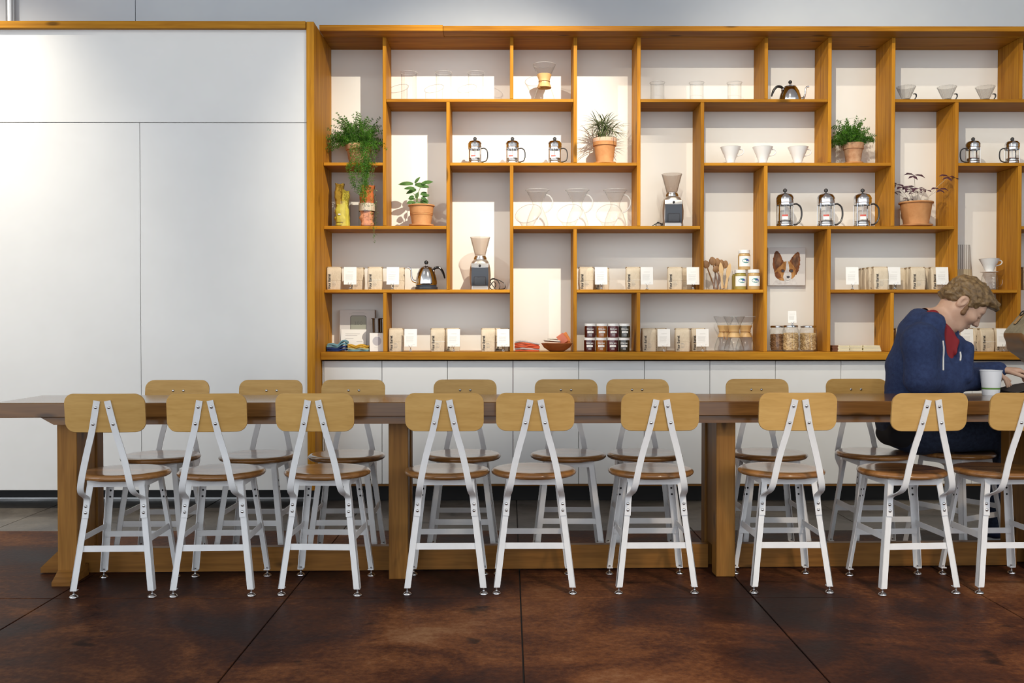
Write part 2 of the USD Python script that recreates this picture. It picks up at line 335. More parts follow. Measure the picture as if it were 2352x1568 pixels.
tag(obj('wall_left', box(XL - 0.1, XL, 3.2, 6.2, 0, TOPZ), 'wall_paint', smooth=False), 'plain white side wall beyond the left panels', 'wall', kind='structure')
tag(obj('wall_right', box(XR, XR + 0.1, 1.0, 6.2, 0, TOPZ), 'wall_paint', smooth=False), 'plain white side wall beyond the shelving', 'wall', kind='structure')
# white panels to the left of the shelves
lp = thing('wall_panelling', 'tall white flush panels filling the wall left of the shelves', 'wall panels', kind='structure')
xe = X(705.5, EP); zs, xs = Z(282, LP), X(322, LP, 500); ptop, pbot = Z(66, LP), Z(1125, LP); g = 0.0013
obj('panel', bev(xs - 0.963 + g, xe - 0.002, LP, LP + 0.02, zs + g, ptop, 0.001), 'panel_white', lp, smooth=False)
obj('panel', bev(xs - 2.9, xs - 0.963 - g, LP, LP + 0.02, zs + g, ptop, 0.001), 'panel_white', lp, smooth=False)
for a, b in ((xs + g, xe - 0.002), (xs - 0.963 + g, xs - g), (xs - 1.93, xs - 0.963 - g), (xs - 2.9, xs - 1.93 - g)):
    obj('panel', bev(a, b, LP, LP + 0.02, pbot, zs - g, 0.001), 'panel_white', lp, smooth=False)
obj('backing', box(XL + 0.02, xe - 0.002, LP + 0.021, LP + 0.06, pbot + 0.01, ptop), 'gap_dark', lp, smooth=False)
tag(obj('trim_1', cat([bev(XL + 0.02, xe - 0.002, LP - 0.03, 6.085, Z(65.5, LP - 0.03), Z(48.5, LP - 0.03), 0.002)]), 'fir_x'), 'long orange wood beam capping the white panels at left', 'trim', kind='structure')
tag(obj('baseboard_left', box(XL + 0.02, xe - 0.03, 5.86, 5.90, 0, pbot + 0.02), 'kick_black', smooth=False), 'black recessed base under the white panels', 'baseboard', kind='structure')
tag(obj('floor_track', bev(XL + 0.1, xe - 0.03, 5.84, 5.858, 0.0, 0.012, 0.001), 'aluminium'), 'thin bright metal strip on the floor under the white panels', 'floor strip')
pp = thing('conduit_pipe', 'vertical pale metal conduit on the wall above the left beam', 'pipe', (X(22, 6.05, 20), 6.055, 2.815))
obj('pipe', cyl(0.026, 0, TOPZ - 2.82, 16), 'aluminium', pp); obj('bracket', bev(-0.045, 0.045, 0.0, 0.034, 0.5, 0.53), 'aluminium', pp)

# ---------------------------------------------------------------- shelving
sh = thing('shelving_unit', 'wall-wide honey-coloured wooden shelving in a staggered basket-weave layout', 'shelves')
COL = lambda k: X(884 + 145.62 * (k - 1), P1)
ROWC = [None, 84, 230.5, 376.7, 522.4, 668.3, 808]
ZR = {r: Z(ROWC[r], P1) for r in (2, 3, 4, 5)}
ZT1, ZT0, ZLT, ZLB = Z(85.5, P1), Z(71.5, P0), Z(808.5, P0), Z(826.5, P0)     # undersides of the top boards; top and underside of the ledge
T = 0.0195
SURF = {1: ZR[2] + T / 2, 2: ZR[3] + T / 2, 3: ZR[4] + T / 2, 4: ZR[5] + T / 2, 5: ZLT}   # standing surface of each row
xend = X(721.5, EP, 300)
KMAX = 13; XEND2 = COL(KMAX) + 0.03
obj('end_panel', bev(xe, xend, EP, 6.085, 0.11, Z(50, EP), 0.002), 'fir_z', sh)
obj('end_panel', bev(XEND2, XEND2 + 0.04, EP + 0.1, 6.085, 0.11, Z(55, P0), 0.002), 'fir_z', sh)
xj = X(1017, P0, 65)
obj('top_board', bev(xend + .0005, xj, P0 - 0.004, P1 - 0.003, ZT0, Z(57.5, P0), 0.002), 'fir_x', sh); obj('top_board', bev(xj + 0.001, XEND2 - .0005, P0, P1 - 0.003, ZT0 + .001, Z(59.5, P0), 0.002), 'fir_x', sh)
obj('top_board', bev(xend + .0005, XEND2 - .0005, P1, 6.085, ZT1, Z(60, P0), 0.001), 'fir_x', sh)
obj('ledge', bev(xend + .0005, XEND2 - .0005, P0, 6.085, ZLB, ZLT, 0.003), 'fir_x', sh)
obj('back_panel', box(xend + .0005, XEND2 - .0005, P2, 6.06, ZLT + .0005, ZT1 - .0005), 'shelf_back', sh, smooth=False)
zt, zb = ZT1 - 0.0005, ZLT + 0.0005
spans = {1: [(zt, ZR[4] + T / 2), (ZR[5] - T / 2, zb)], 2: [(ZR[2] - T / 2, ZR[5] + T / 2)], 3: [(zt, ZR[2] + T / 2), (ZR[3] - T / 2, zb)], 0: [(zt, ZR[3] + T / 2), (ZR[4] - T / 2, zb)]}
for k in range(1, KMAX):
    for a, b in spans[k % 4]:
        obj('divider', bev(COL(k) - 0.0105, COL(k) + 0.0105, P1, P2 - .0005, b, a, 0.0015), 'fir_z', sh)
def shelf(r, k0, k1):
    x0 = xend + .0005 if k0 == 0 else COL(k0) + 0.011; x1 = (COL(k1) - 0.011) if k1 < KMAX else XEND2 - .0005
    obj('shelf', bev(x0, x1, P1 + 0.0015, P2 - .0005, ZR[r] - T / 2 + .0004, ZR[r] + T / 2 - .0004, 0.0015), 'fir_x', sh)
for r, segs in {2: [(1, 4), (5, 8), (9, 12)], 3: [(0, 1), (2, 5), (6, 9), (10, 13)], 4: [(0, 2), (3, 6), (7, 10), (11, 13)], 5: [(0, 3), (4, 7), (8, 11), (12, 13)]}.items():
    for a, b in segs:
        shelf(r, a, b)
# cupboards below the ledge
cu = thing('base_cupboard', 'long white flush-door base cupboard under the shelving ledge', 'cupboard')
DT, DB = ZLB - 0.006, Z(1111, CB)
xd = [xend + 0.002] + [X(743.5, CB)] + [X(877 + 150.75 * i, CB) for i in range(13)]
xd = [x for x in xd if x < XEND2 - 0.1] + [XEND2 - 0.002]
for a, b in zip(xd, xd[1:]): obj('door', bev(a + 0.0015, b - 0.0015, CB, CB + 0.019, DB, DT, 0.001), 'panel_white', cu, smooth=False)
obj('carcass', box(xend + .002, XEND2 - .002, CB + 0.02, 6.085, DB + 0.002, DT), 'gap_dark', cu, smooth=False)
obj('bottom_board', bev(xend + .002, XEND2 - .002, CB + 0.004, 6.085, DB - 0.014, DB - 0.001, 0.001), 'table_rail', cu)
obj('plinth', box(xend - 0.05, XEND2 - .002, 5.80, 6.0, 0.0, DB - 0.015), 'kick_black', cu, smooth=False)
# ---------------------------------------------------------------- table
TY = 0.028
tyaw = math.degrees(math.atan(TY)); TC = 4.14 - TY * 0.5
def tdepth(x): return TC + TY * x
tb = thing('communal_table', 'long narrow brown wooden trestle table running between two rows of chairs', 'table', (0, TC, 0), tyaw)
TXL, TXR = -2.085, 4.35
obj('tabletop', bev(TXL, TXR, -0.222, 0.222, 0.686, 0.745, 0.003), 'table_x', tb)
def chamfered(x0, x1, y0, y1, z0, z1, c, low):
    """A rail with its left end cut on a slope."""
    P = [(x0 + (0 if low else c), z0), (x1, z0), (x1, z1), (x0 + (c if low else 0), z1)]
    if low: P = [(x0, z0), (x1, z0), (x1, z1), (x0 + c, z1), (x0, z0 + 0.022)]
    m = extr(Polygon(P), y1 - y0); v = m.vertices.copy(); m.vertices = np.stack([v[:, 0], y1 - v[:, 2], v[:, 1]], 1)
    return m
for y0 in (-0.20, 0.16): obj('apron', chamfered(-1.905, 4.2, y0, y0 + 0.04, 0.655, 0.686, 0.055, False), 'table_x', tb, smooth=False)
for i, xc in enumerate((-1.824, -0.466, 0.906, 2.272, 3.63)):
    w = 0.040
    obj('post', bev(xc - w, xc + w, -0.140, -0.060, 0.0 if i else 0.03, 0.6545, 0.003), 'table_z', tb)
    obj('post', bev(xc - w, xc + w, 0.070, 0.140, 0.0, 0.6545, 0.003), 'table_z', tb)
    obj('web_board', bev(xc - w + 0.008, xc + w - 0.006, -0.059, 0.069, 0.11, 0.6545, 0.001), 'table_z', tb)
    obj('bearer', bev(xc - w, xc + w, -0.159, 0.159, 0.655, 0.6855, 0.002), 'table_x', tb)
xc = -1.824
for s in (-1, 1):
    P = [(0.02, 0), (0.205, 0), (0.205, 0.016), (0.145, 0.05), (0.02, 0.05)]
    m = extr(Polygon(P), 0.074); v = m.vertices.copy(); m.vertices = np.stack([xc - 0.037 + v[:, 2], s * v[:, 0] - 0.0, v[:, 1]], 1)
    if s < 0: pass
    m.fix_normals(); obj('foot', m, 'table_rail', tb, smooth=False)
for a, b in ((-1.998, -0.5065), (-0.4255, 0.8655), (0.9465, 2.2315), (2.3125, 3.5895), ):
    obj('floor_rail', chamfered(a, b, 0.0, 0.04, 0.004, 0.107, 0.085, True) if a < -1.9 else bev(a, b, 0.0, 0.04, 0.004, 0.107, 0.002), 'table_rail', tb, smooth=False)

# ---------------------------------------------------------------- chairs
def leg_half(z): return 0.111 + (0.445 - z) / 0.415 * 0.050
def plate(p0, p1, u, n, w, t):
    """A flat bar from p0 to p1, w wide along u, t thick along n."""
    p0, p1, u, n = (np.asarray(a, float) for a in (p0, p1, u, n))
    return hull([p + a * u * w + b * n * t for p in (p0, p1) for a in (0, 1) for b in (0, 1)])
def make_chair(label, loc, rz, group):
    t = thing('cafe_chair', label, 'chair', loc, rz, group)
    # round seat with a soft edge
    prof = [(0, 0.449), (0.150, 0.449), (0.164, 0.451), (0.171, 0.456), (0.174, 0.462), (0.172, 0.468), (0.166, 0.473), (0.156, 0.4755), (0.13, 0.4750), (0.07, 0.4735), (0, 0.473)]
    obj('seat', lathe(prof, 56), 'seat_wood', t, smooth=50)
    h = 0.111
    fr = [box(-h, h, s * h - 0.0015, s * h + 0.0015, 0.424, 0.4485) for s in (-1, 1)] + [box(s * h - 0.0015, s * h + 0.0015, -h, h, 0.424, 0.4485) for s in (-1, 1)]
    fr += [box(-h, h, s * h - (0.022 if s > 0 else 0), s * h + (0 if s > 0 else 0.022), 0.4455, 0.4485) for s in (-1, 1)]
    obj('seat_frame', cat(fr), 'chair_paint', t, smooth=False)
    W = 0.025
    for sy in (-1, 1):
        for sx_ in (-1, 1):
            def c(z): return np.array([sx_ * leg_half(z), sy * leg_half(z), z])
            a, b = c(0.446), c(0.030)
            m = [plate(a, b, (-sx_, 0, 0), (0, -sy, 0), W, 0.0028), plate(a, b, (0, -sy, 0), (-sx_, 0, 0), W, 0.0028),
                 box(*sorted((b[0], b[0] - sx_ * 0.024)), *sorted((b[1], b[1] - sy * 0.024)), 0.0275, 0.0305)]
            leg = obj('leg', cat(m), 'chair_paint', t, smooth=False)
            g = (b[0] - sx_ * 0.011, b[1] - sy * 0.011, 0)
            obj('glide', move(lathe([(0, 0), (0.013, 0), (0.0175, 0.002), (0.0175, 0.0045), (0.013, 0.0095), (0.0055, 0.013), (0.0042, 0.016), (0.0042, 0.038), (0, 0.038)], 16), g), 'chrome', leg, smooth=50)
            z = [0.372, 0.345]
            if sy > 0:
                ho = [rot(cyl(0.0042, -0.0006, 0.0006, 10), 90, (1, 0, 0)) for _ in z] + [rot(cyl(0.0042, -0.0006, 0.0006, 10), 90, (0, 1, 0)) for _ in z]
                P = [(sx_ * (leg_half(q) - 0.013), -sy * -leg_half(q) - 0.0028 * 1.0 - 0.0007, q) for q in z] + [(sx_ * (leg_half(q) + 0.0001), sy * (leg_half(q) - 0.013), q) for q in z]
                obj('bolt_hole', cat([move(a_, p) for a_, p in zip(ho, P)]), 'hole_black', leg, smooth=False)
    for s in (-1, 1):
        z, hh = 0.187, leg_half(0.187) - 0.0032
        obj('stretcher', plate((-hh, s * (hh + 0.0002), z - 0.012), (hh, s * (hh + 0.0002), z - 0.012), (0, s * -0.12, 1), (0, -s, 0), 0.024, 0.003), 'chair_paint', t, smooth=False)
        z, hh = 0.222, leg_half(0.222) - 0.0032
        obj('stretcher', plate((s * (hh + .0002), -hh, z - 0.012), (s * (hh + .0002), hh, z - 0.012), (s * -0.12, 0, 1), (-s, 0, 0), 0.024, 0.003), 'chair_paint', t, smooth=False)
    # back straps: bolted to the rear legs, kinking outwards and rising to the backrest
    def by(z): return -0.232 - (z - 0.65) * 0.12
    for s in (-1, 1):
        yl = lambda z: -leg_half(z) - 0.0022
        pts = [(0.113, yl(0.305), 0.305), (0.111, yl(0.335), 0.335), (0.109, yl(0.366), 0.366), (0.1075, -0.128, 0.382), (0.105, -0.152, 0.394), (0.102, -0.180, 0.405), (0.099, -0.203, 0.419), (0.095, -0.216, 0.440), (0.088, -0.221, 0.475),
               (0.079, -0.222, 0.52), (0.063, -0.226, 0.585), (0.045, by(0.65) - 0.001, 0.65), (0.032, by(0.71) - 0.001, 0.71), (0.0195, by(0.772) - 0.001, 0.772)]
        path = curve([(s * x, y, z) for x, y, z in pts], 40)
        pr = [(-0.0122, -0.0022), (0.0122, -0.0022), (0.0122, 0.0022), (-0.0122, 0.0022)]
        st = obj('back_strap', sweep(path, pr, wdir=(1, 0, 0)), 'chair_paint', t, smooth=40)
        for z in (0.326, 0.351):
            obj('bolt', move(rot(lathe([(0, 0), (0.0062, 0), (0.0058, 0.0022), (0.003, 0.0038), (0, 0.004)], 12), 90, (1, 0, 0)), (s * (0.1115), yl(z) - 0.002, z)), 'bolt_steel', st, smooth=50)
        for z, x in ((0.683, 0.0377), (0.747, 0.0247)):
            for q, yy in ((1, by(z) - 0.003), (-1, by(z) + 0.0125)):
                obj('bolt', move(rot(lathe([(0, 0), (0.0062, 0), (0.0058, 0.0022), (0.003, 0.0040), (0, 0.0044)], 12), 90 * q, (1, 0, 0)), (s * x, yy, z)), 'bolt_steel', st, smooth=50)
    # bent plywood backrest
    w, hh, r, th, R = 0.302, 0.148, 0.038, 0.009, 0.62
    us = np.concatenate([-w / 2 + r - r * np.cos(np.linspace(0, PI / 2, 8)), np.linspace(-w / 2 + r, w / 2 - r, 12)[1:-1], w / 2 - r + r * np.sin(np.linspace(0, PI / 2, 8))])
    rings = []
    for u in us:
        e = max(0, abs(u) - (w / 2 - r)); hv = hh / 2 - r + math.sqrt(max(r * r - e * e, 0)) if e else hh / 2
        sag = u * u / (2 * R); ring = []
        for v, n in ((-hv, 0.0015), (-hv + 0.0015, 0), (hv - 0.0015, 0), (hv, 0.0015), (hv, th - 0.0015), (hv - 0.0015, th), (-hv + 0.0015, th), (-hv, th - 0.0015)):
            z = 0.724 + v; ring.append((u, by(z) + 0.0025 + n + sag, z))
        rings.append(ring)
    obj('backrest', loft([np.array(q) for q in rings]), 'plywood', t, smooth=30)
    return t
FC = [('leftmost of the near row, by the table end', 287, 237, 249), ('second from the left in the near row', 505, 471, 479), ('third from the left in the near row', 754, 723, 735),
      ('fourth from left in the near row, just right of the table post', 1027, 1020, 1019), ('fifth from the left in the near row', 1227, 1231, 1226),
      ('sixth from left in the near row, left of a table post', 1494, 1515, 1510), ('seventh from left in the near row, right of a table post', 1793, 1831, 1816),
      ('eighth from left in the near row, before the man in blue', 2068, 2131, 2112), ('rightmost of the near row, cut by the picture edge', 2290, 2361, 2341)]
G1, G2 = 'white metal chairs on the near side of the table', 'white metal chairs on the far side of the table'
chair0 = None
for i, (lab, s, b, f) in enumerate(FC):
    D = [3.862, 3.876, 3.888, 3.900, 3.908, 3.912, 3.918, 3.895, 3.912][i]
    xs_ = X(s, D); xb = X(b, D - 0.235); xf = X(f, D - 0.15)
    x = (xs_ + xb + xf) / 3; a = math.degrees(math.asin((xs_ - xb) / 0.235)) * -1
    x += 0.006 if i == 6 else 0
    a = [2, 2.5, -2, 1, 0, 1, 0.5, 4.5, 2][i]
    lab = 'white metal chair, ' + lab
    if chair0 is None: chair0 = make_chair(lab, (x, D, 0), a, G1)
    else: dup(chair0, (x, D, 0), a, lab, G1)
BC = [('leftmost of the far row', 376, 402), ('second from the left in the far row', 593, 621), ('third from left in the far row, before the wooden end board', 804, 808), ('fourth from the left in the far row', 1068, 1064),
      ('fifth from the left in the far row', 1300, 1303), ('sixth from the left in the far row', 1475, 1471), ('seventh from left in the far row, right of a table post', 1768, 1735), ('eighth from left in the far row, beside the man in blue', 2008, 1970)]
for i, (lab, s, b) in enumerate(BC):
    xa = X(b, 4.6); D = 4.39 + TY * (xa - 0.5)
    x = (X(s, D) + X(b, D + 0.235)) / 2
    dup(chair0, (x, D, 0), 180 + [0, -1, 1.5, 0, -1, 1, -0.5, 1][i], 'white metal chair, ' + lab, G2)
dup(chair0, (2.085, 4.465, 0), -150, 'white metal chair turned sideways, with the man in blue sitting on it', G2)
# ---------------------------------------------------------------- goods on the shelves
def S(row): return SURF[row] + 0.0004
def spot_at(px, row, D=5.86): return (X(px, D, [0, 180, 330, 470, 620, 770][row]), D, S(row))
def top(py, D=5.86): return Z(py, D)
# coffee bags
def bag_mesh(w=0.089, d=0.056, h=0.134, seed=0):
    rng = np.random.default_rng(seed); R = []
    for z, a, b, r in ((0, .93, .92, .008), (0.004, .97, .97, .010), (h * .3, 1.03, 1.05, .012), (h * .6, 1.02, 1.03, .012), (h * .82, 1.0, .92, .010), (h * .93, .985, .72, .008), (h * .985, .97, .55, .006), (h, .95, .45, .004)):
        q = rring(w * a, d * b, r, z, 5); 
        if 0 < z < h: q[:, :2] *= 1 + 0.018 * (meshkit.noise(q * 38 + seed * 7) - 0.5)[:, None] * 2
        R.append(q)
    return loft(R)
BAGM = [bag_mesh(seed=i) for i in range(3)]
def make_bag(label, loc, rz, group, v=0):
    t = thing('coffee_bag', label, 'coffee bag', loc, rz, group); h, w, d = 0.134, 0.089, 0.056
    obj('bag_body', BAGM[v], 'kraft', t, smooth=45)
    fl = loft([rring(w * .93, 0.012, .004, h - 0.001, 3, 0, 0.004), rring(w * .92, 0.018, .004, h + 0.004, 3, 0, 0.006), rring(w * .90, 0.010, .003, h + 0.0075, 3, 0, 0.009)])
    obj('folded_top', fl, 'kraft', t)
    ty = -d / 2 * 1.055
    obj('tin_tie', cat([bev(s * w * .47 - .004, s * w * .47 + .004, -0.004, 0.016, h - 0.004, h + 0.006, 0.001) for s in (-1, 1)]), 'kraft_dark', t, smooth=False)
    tx = text('Four Barrel', 0.0125, 0.0006, True); tx = upright(rot(tx, 90)); L = tx.bounds
    sc = 0.088 / (L[1][2] - L[0][2]); tx.apply_scale([1.15, 1, sc])
    L = tx.bounds; obj('lettering', move(tx, (-w * .30 - (L[0][0] + L[1][0]) / 2, ty - 0.0005, 0.008 - L[0][2])), 'print_black', t, smooth=False)
    obj('small_print', move(bars([(-0.012, 0.006, .048), (-0.012, 0.011, .040), (-0.012, 0.014, .032), (-0.012, 0.009, .024)]), (0, ty - 0.0004, 0)), 'print_grey', t, smooth=False)
    obj('paper_seam', box(-w * .36, w * .5, ty - 0.0009, ty + 0.001, 0.0585, 0.0600), 'paper_white' if v == 1 else 'kraft', t, smooth=False)
    return t
bag0 = [None] * 3; GB = 'kraft paper coffee bags on the shelves'
def bag(px, row, label, D=5.85, rz=0, v=0):
    if bag0[v] is None: bag0[v] = make_bag(label, spot_at(px, row, D), rz, GB, v)
    else: dup(bag0[v], spot_at(px, row, D), rz, label, GB)
# sign cards clipped in little wire stands
def make_card(label, loc, rz, name='price_card', w=0.076, h=0.107, lift=0.030, group='white cards in wire clip stands'):
    t = thing(name, label, 'sign card', loc, rz, group)
    c = bev(-w / 2, w / 2, -0.0005, 0.0005, lift, lift + h, 0.0002)
    obj('card', rot(c, -5, (1, 0, 0), (0, 0, lift)), 'paper_white', t, smooth=False)
    rng = random.Random(5); rows = [(-0.016, 0.018, lift + h * .72)] + [(-w * .36, w * (.36 - .18 * rng.random()), lift + h * q) for q in (.56, .50, .44, .38, .32, .26)] + [(w * .2, w * .33, lift + h * .1)]
    obj('print', rot(move(bars(rows, 0.0016), (0, -0.0006, 0)), -5, (1, 0, 0), (0, 0, lift)), 'print_pale', t, smooth=False)
    W = [tube(curve([(s * 0.008, -0.006, lift + 0.014), (s * 0.0075, -0.007, lift + 0.004), (s * 0.002, -0.005, lift - 0.004), (s * 0.002, -0.002, 0.014), (s * 0.007, -0.004, 0.001)], 10), 0.0011, 5) for s in (-1, 1)]
    W += [bev(-0.0085, 0.0085, -0.009, 0.009, 0.0, 0.006, 0.002), ball(0.0045, (0, 0, 0.012), 1)]
    obj('clip_stand', cat(W), 'chrome', t, smooth=50)
    return t
card0 = None; GC = 'white cards in wire clip stands'
def card(px, row, label, D=5.795, rz=0, z=None):
    global card0
    loc = list(spot_at(px, row, D))
    if z is not None: loc[2] = z
    if card0 is None: card0 = make_card(label, loc, rz)
    else: dup(card0, loc, rz, label, GC)
K = 'kraft coffee bag '
bag(768, 4, K + 'against the left end board, above the blue cloths', 5.86, 3); bag(820, 4, K + 'behind the leftmost card on the shelf above the cloths', 5.93, -4, 2)
bag(862, 4, K + 'between two cards, left of the electric kettle', 5.86, 0, 1); bag(913, 4, K + 'behind the card beside the electric kettle', 5.93, 2)
card(804, 4, 'white card between two kraft bags, above the white scale poster', 5.80, 3); card(902, 4, 'white card just left of the electric kettle', 5.80, -2)
bag(1346, 4, K + 'at the left end of the shelf above the jam jars', 5.86, 2); bag(1382, 4, K + 'mostly hidden behind the card above the jam jars', 5.94, 0, 2)
bag(1454, 4, K + 'standing alone in the middle of its shelf, above the jam jars', 5.86, -3, 1); bag(1550, 4, K + 'left of the card by the wooden spoons', 5.86, -6)
bag(1571, 4, K + 'half hidden behind the card by the wooden spoons', 5.94, 3, 2)
card(1381, 4, 'white card right of the first bag above the jam jars', 5.80, 4); card(1486, 4, 'white card partly shaded, right of the middle bag above jam jars', 5.80, 2); card(1592, 4, 'white card next to the wooden spoons', 5.80)
card(1958, 4, 'white card right of the dog portrait, beside four stacked bags', 5.80, -3)
for i, (px, D) in enumerate(((2021, 5.822), (2009, 5.882), (1999, 5.942), (1991, 6.002))):
    bag(px, 4, K + ['frontmost of the four in a row right of the dog portrait', 'second of the four in a row right of the dog portrait', 'third of the four in a row right of the dog portrait', 'rearmost of the four in a row right of the dog portrait'][i], D, 0, [1, 0, 2, 0][i])
bag(2062, 4, K + 'hidden behind the middle card right of the dog portrait', 5.95, 0); card(2055, 4, 'white card in the middle of the shelf above the matchbox stacks', 5.80, 2)
for i, (px, D) in enumerate(((2106, 5.85), (2097, 5.912), (2090, 5.974))):
    bag(px, 4, K + ['frontmost of three in a row above the man\'s shoulder', 'middle of three in a row above the man\'s shoulder', 'rearmost of three in a row above the man\'s shoulder'][i], D, 0, [0, 1, 2][i])
bag(2152, 4, K + 'behind the card right above the man in blue', 5.87, 2); bag(2139, 4, K + 'second behind the card right above the man in blue', 5.935, 2, 1)
card(2165, 4, 'white card just above the hair of the man in blue', 5.80)
bag(2364, 4, K + 'at the far right edge, beyond the ceramic dripper', 5.86)
bag(910, 5, K + 'left of three on the ledge, right of the white scale box', 5.85, 2); card(943, 5, 'white card with no bag behind it, on the ledge', 5.78, -1)
bag(1006, 5, K + 'middle of three on the ledge below the electric kettle', 5.85, 0, 1); bag(1040, 5, K + 'behind the middle card on the ledge below the grinder', 5.94, 4); card(1042, 5, 'white card right of the middle bag on the ledge', 5.78)
bag(1122, 5, K + 'right of three on the ledge, below the left grinder', 5.85, -2); bag(1153, 5, K + 'behind the card left of the orange bundle', 5.93, 2, 2); card(1156, 5, 'white card on the ledge just left of the orange bundle', 5.78)
bag(1490, 5, K + 'right of the jam jars, against the divider', 5.86, 4, 2); bag(1514, 5, K + 'behind the first card right of the jam jars', 5.935, 0); card(1525, 5, 'white card between two bags right of the jam jars', 5.78)
bag(1567, 5, K + 'on the ledge left of the wood-collared coffee makers', 5.85, -3); bag(1603, 5, K + 'behind the card beside the wood-collared coffee makers', 5.93, 2, 1); card(1614, 5, 'white card beside the wood-collared coffee makers', 5.78)
bag(2072, 5, K + 'on the ledge behind the back of the man in blue', 5.88); card(2222, 5, 'white card on the ledge in front of the man\'s chin', 5.78); bag(2222, 5, K + 'behind the card in front of the man\'s chin', 5.96)
bag(2264, 5, K + 'front one of two below the man\'s face', 5.85, 4, 1); bag(2248, 5, K + 'rear one of two below the man\'s face', 5.92, 4); card(2305, 5, 'white card on the ledge beside the backpack', 5.78, -2); bag(2297, 5, K + 'behind the card beside the backpack', 5.87, 0, 2)

# glass beakers
plain('glass_rim', (.62, .63, .63), .12, alpha=.55)
def torus(r, z, q): return tube([(r * math.cos(a), r * math.sin(a), z) for a in np.linspace(0, 2 * PI, 41)], q, 6)
def make_beaker(label, loc, h, r, group):
    t = thing('glass_beaker', label, 'glass beaker', loc, 0, group)
    obj('beaker_wall', glathe([(0, 0), (r * .95, 0), (r, 0.004), (r, h - 0.012), (r * 1.03, h - 0.005), (r * 1.12, h), (r * 1.09, h + .001), (r - 0.0018, h - 0.008), (r - 0.0018, 0.005), (0, 0.004)], 40), 'clear_glass', t, smooth=40)
    obj('rim', torus(r * 1.11, h, .0014), 'glass_rim', t); obj('base_ring', torus(r * .95, .0016, .0014), 'glass_rim', t)
    return t
b0 = None
for px, w in ((939, 'left'), (1019, 'middle'), (1093, 'right')):
    l = f'tall clear glass beaker, {w} of three on the top shelf at left'; D = 5.90; h = top(167, D) - S(1)
    b0 = dup(b0, spot_at(px, 1, D), 0, l) if b0 else make_beaker(l, spot_at(px, 1, D), h, 0.047, 'tall beakers on the top shelf at left')
b1 = None
for px, w in ((1510, 'left'), (1600, 'middle'), (1687, 'right')):
    l = f'short clear glass beaker, {w} of three on the top shelf at centre'; D = 5.88; h = top(190, D) - S(1)
    if b1: dup(b1, spot_at(px, 1, D), 0, l)
    else: b1 = make_beaker(l, spot_at(px, 1, D), h, 0.041, 'short beakers on the top shelf at centre')
# hourglass coffee makers with a wooden collar
def make_hour(label, loc, h, group, rz=0):
    t = thing('pour_over_coffee_maker', label, 'coffee maker', loc, rz, group); s = h / 0.23
    prof = [(0, 0.002), (0.045, 0), (0.062, 0.004), (0.065, 0.014), (0.058, 0.045), (0.044, 0.085), (0.028, 0.115), (0.0235, 0.130), (0.028, 0.145), (0.044, 0.178), (0.069, 0.230), (0.0672, 0.2302), (0.042, 0.178), (0.0262, 0.145), (0.0218, 0.130), (0.0262, 0.115), (0.042, 0.085), (0.056, 0.045), (0.063, 0.014), (0.060, 0.006), (0, 0.004)]
    obj('glass_body', glathe([(r * s, z * s) for r, z in prof], 40), 'clear_glass', t, smooth=40)
    obj('rim', torus(.0682 * s, .2302 * s, .0013), 'glass_rim', t)
    obj('wooden_collar', lathe([(r * s, z * s) for r, z in [(0.0415, 0.092), (0.044, 0.094), (0.036, 0.112), (0.0315, 0.128), (0.036, 0.148), (0.045, 0.170), (0.0425, 0.172), (0.030, 0.146), (0.0255, 0.130), (0.030, 0.113), (0.0415, 0.092)]], 36), 'collar_wood', t, smooth=40)
    tie = [tube([((0.034 * math.cos(a)) * s, 0.034 * math.sin(a) * s, 0.129 * s) for a in np.linspace(0, 2 * PI, 24)], 0.0016 * s, 6), ball(0.006 * s, (-0.022 * s, -0.028 * s, 0.129 * s), 1)]
    tie += [tube(curve([(-0.022 * s, -0.030 * s, 0.127 * s), (-0.03 * s, -0.046 * s, 0.108 * s), (q * s, -0.052 * s, 0.078 * s)], 8), 0.0018 * s, 5) for q in (-0.036, -0.027)]
    obj('leather_tie', cat(tie), 'leather_tie', t)
    return t
D = 5.90; h0 = make_hour('hourglass glass coffee maker with wooden collar, alone on the top shelf', spot_at(1250, 1, D), top(149, D) - S(1), 'hourglass coffee makers', 0)
for i, (px, D) in enumerate(((1663, 5.93), (1686, 5.80), (1712, 5.93))):
    l = 'hourglass glass coffee maker with wooden collar, ' + ['rear left of three on the ledge', 'front one of three on the ledge', 'rear right of three on the ledge'][i]; H = top(727, D) - S(5)
    if i == 0: h1 = make_hour(l, spot_at(px, 5, D), H, 'hourglass coffee makers on the ledge', 20)
    else: dup(h1, spot_at(px, 5, D), [20, -30, 70][i], l)
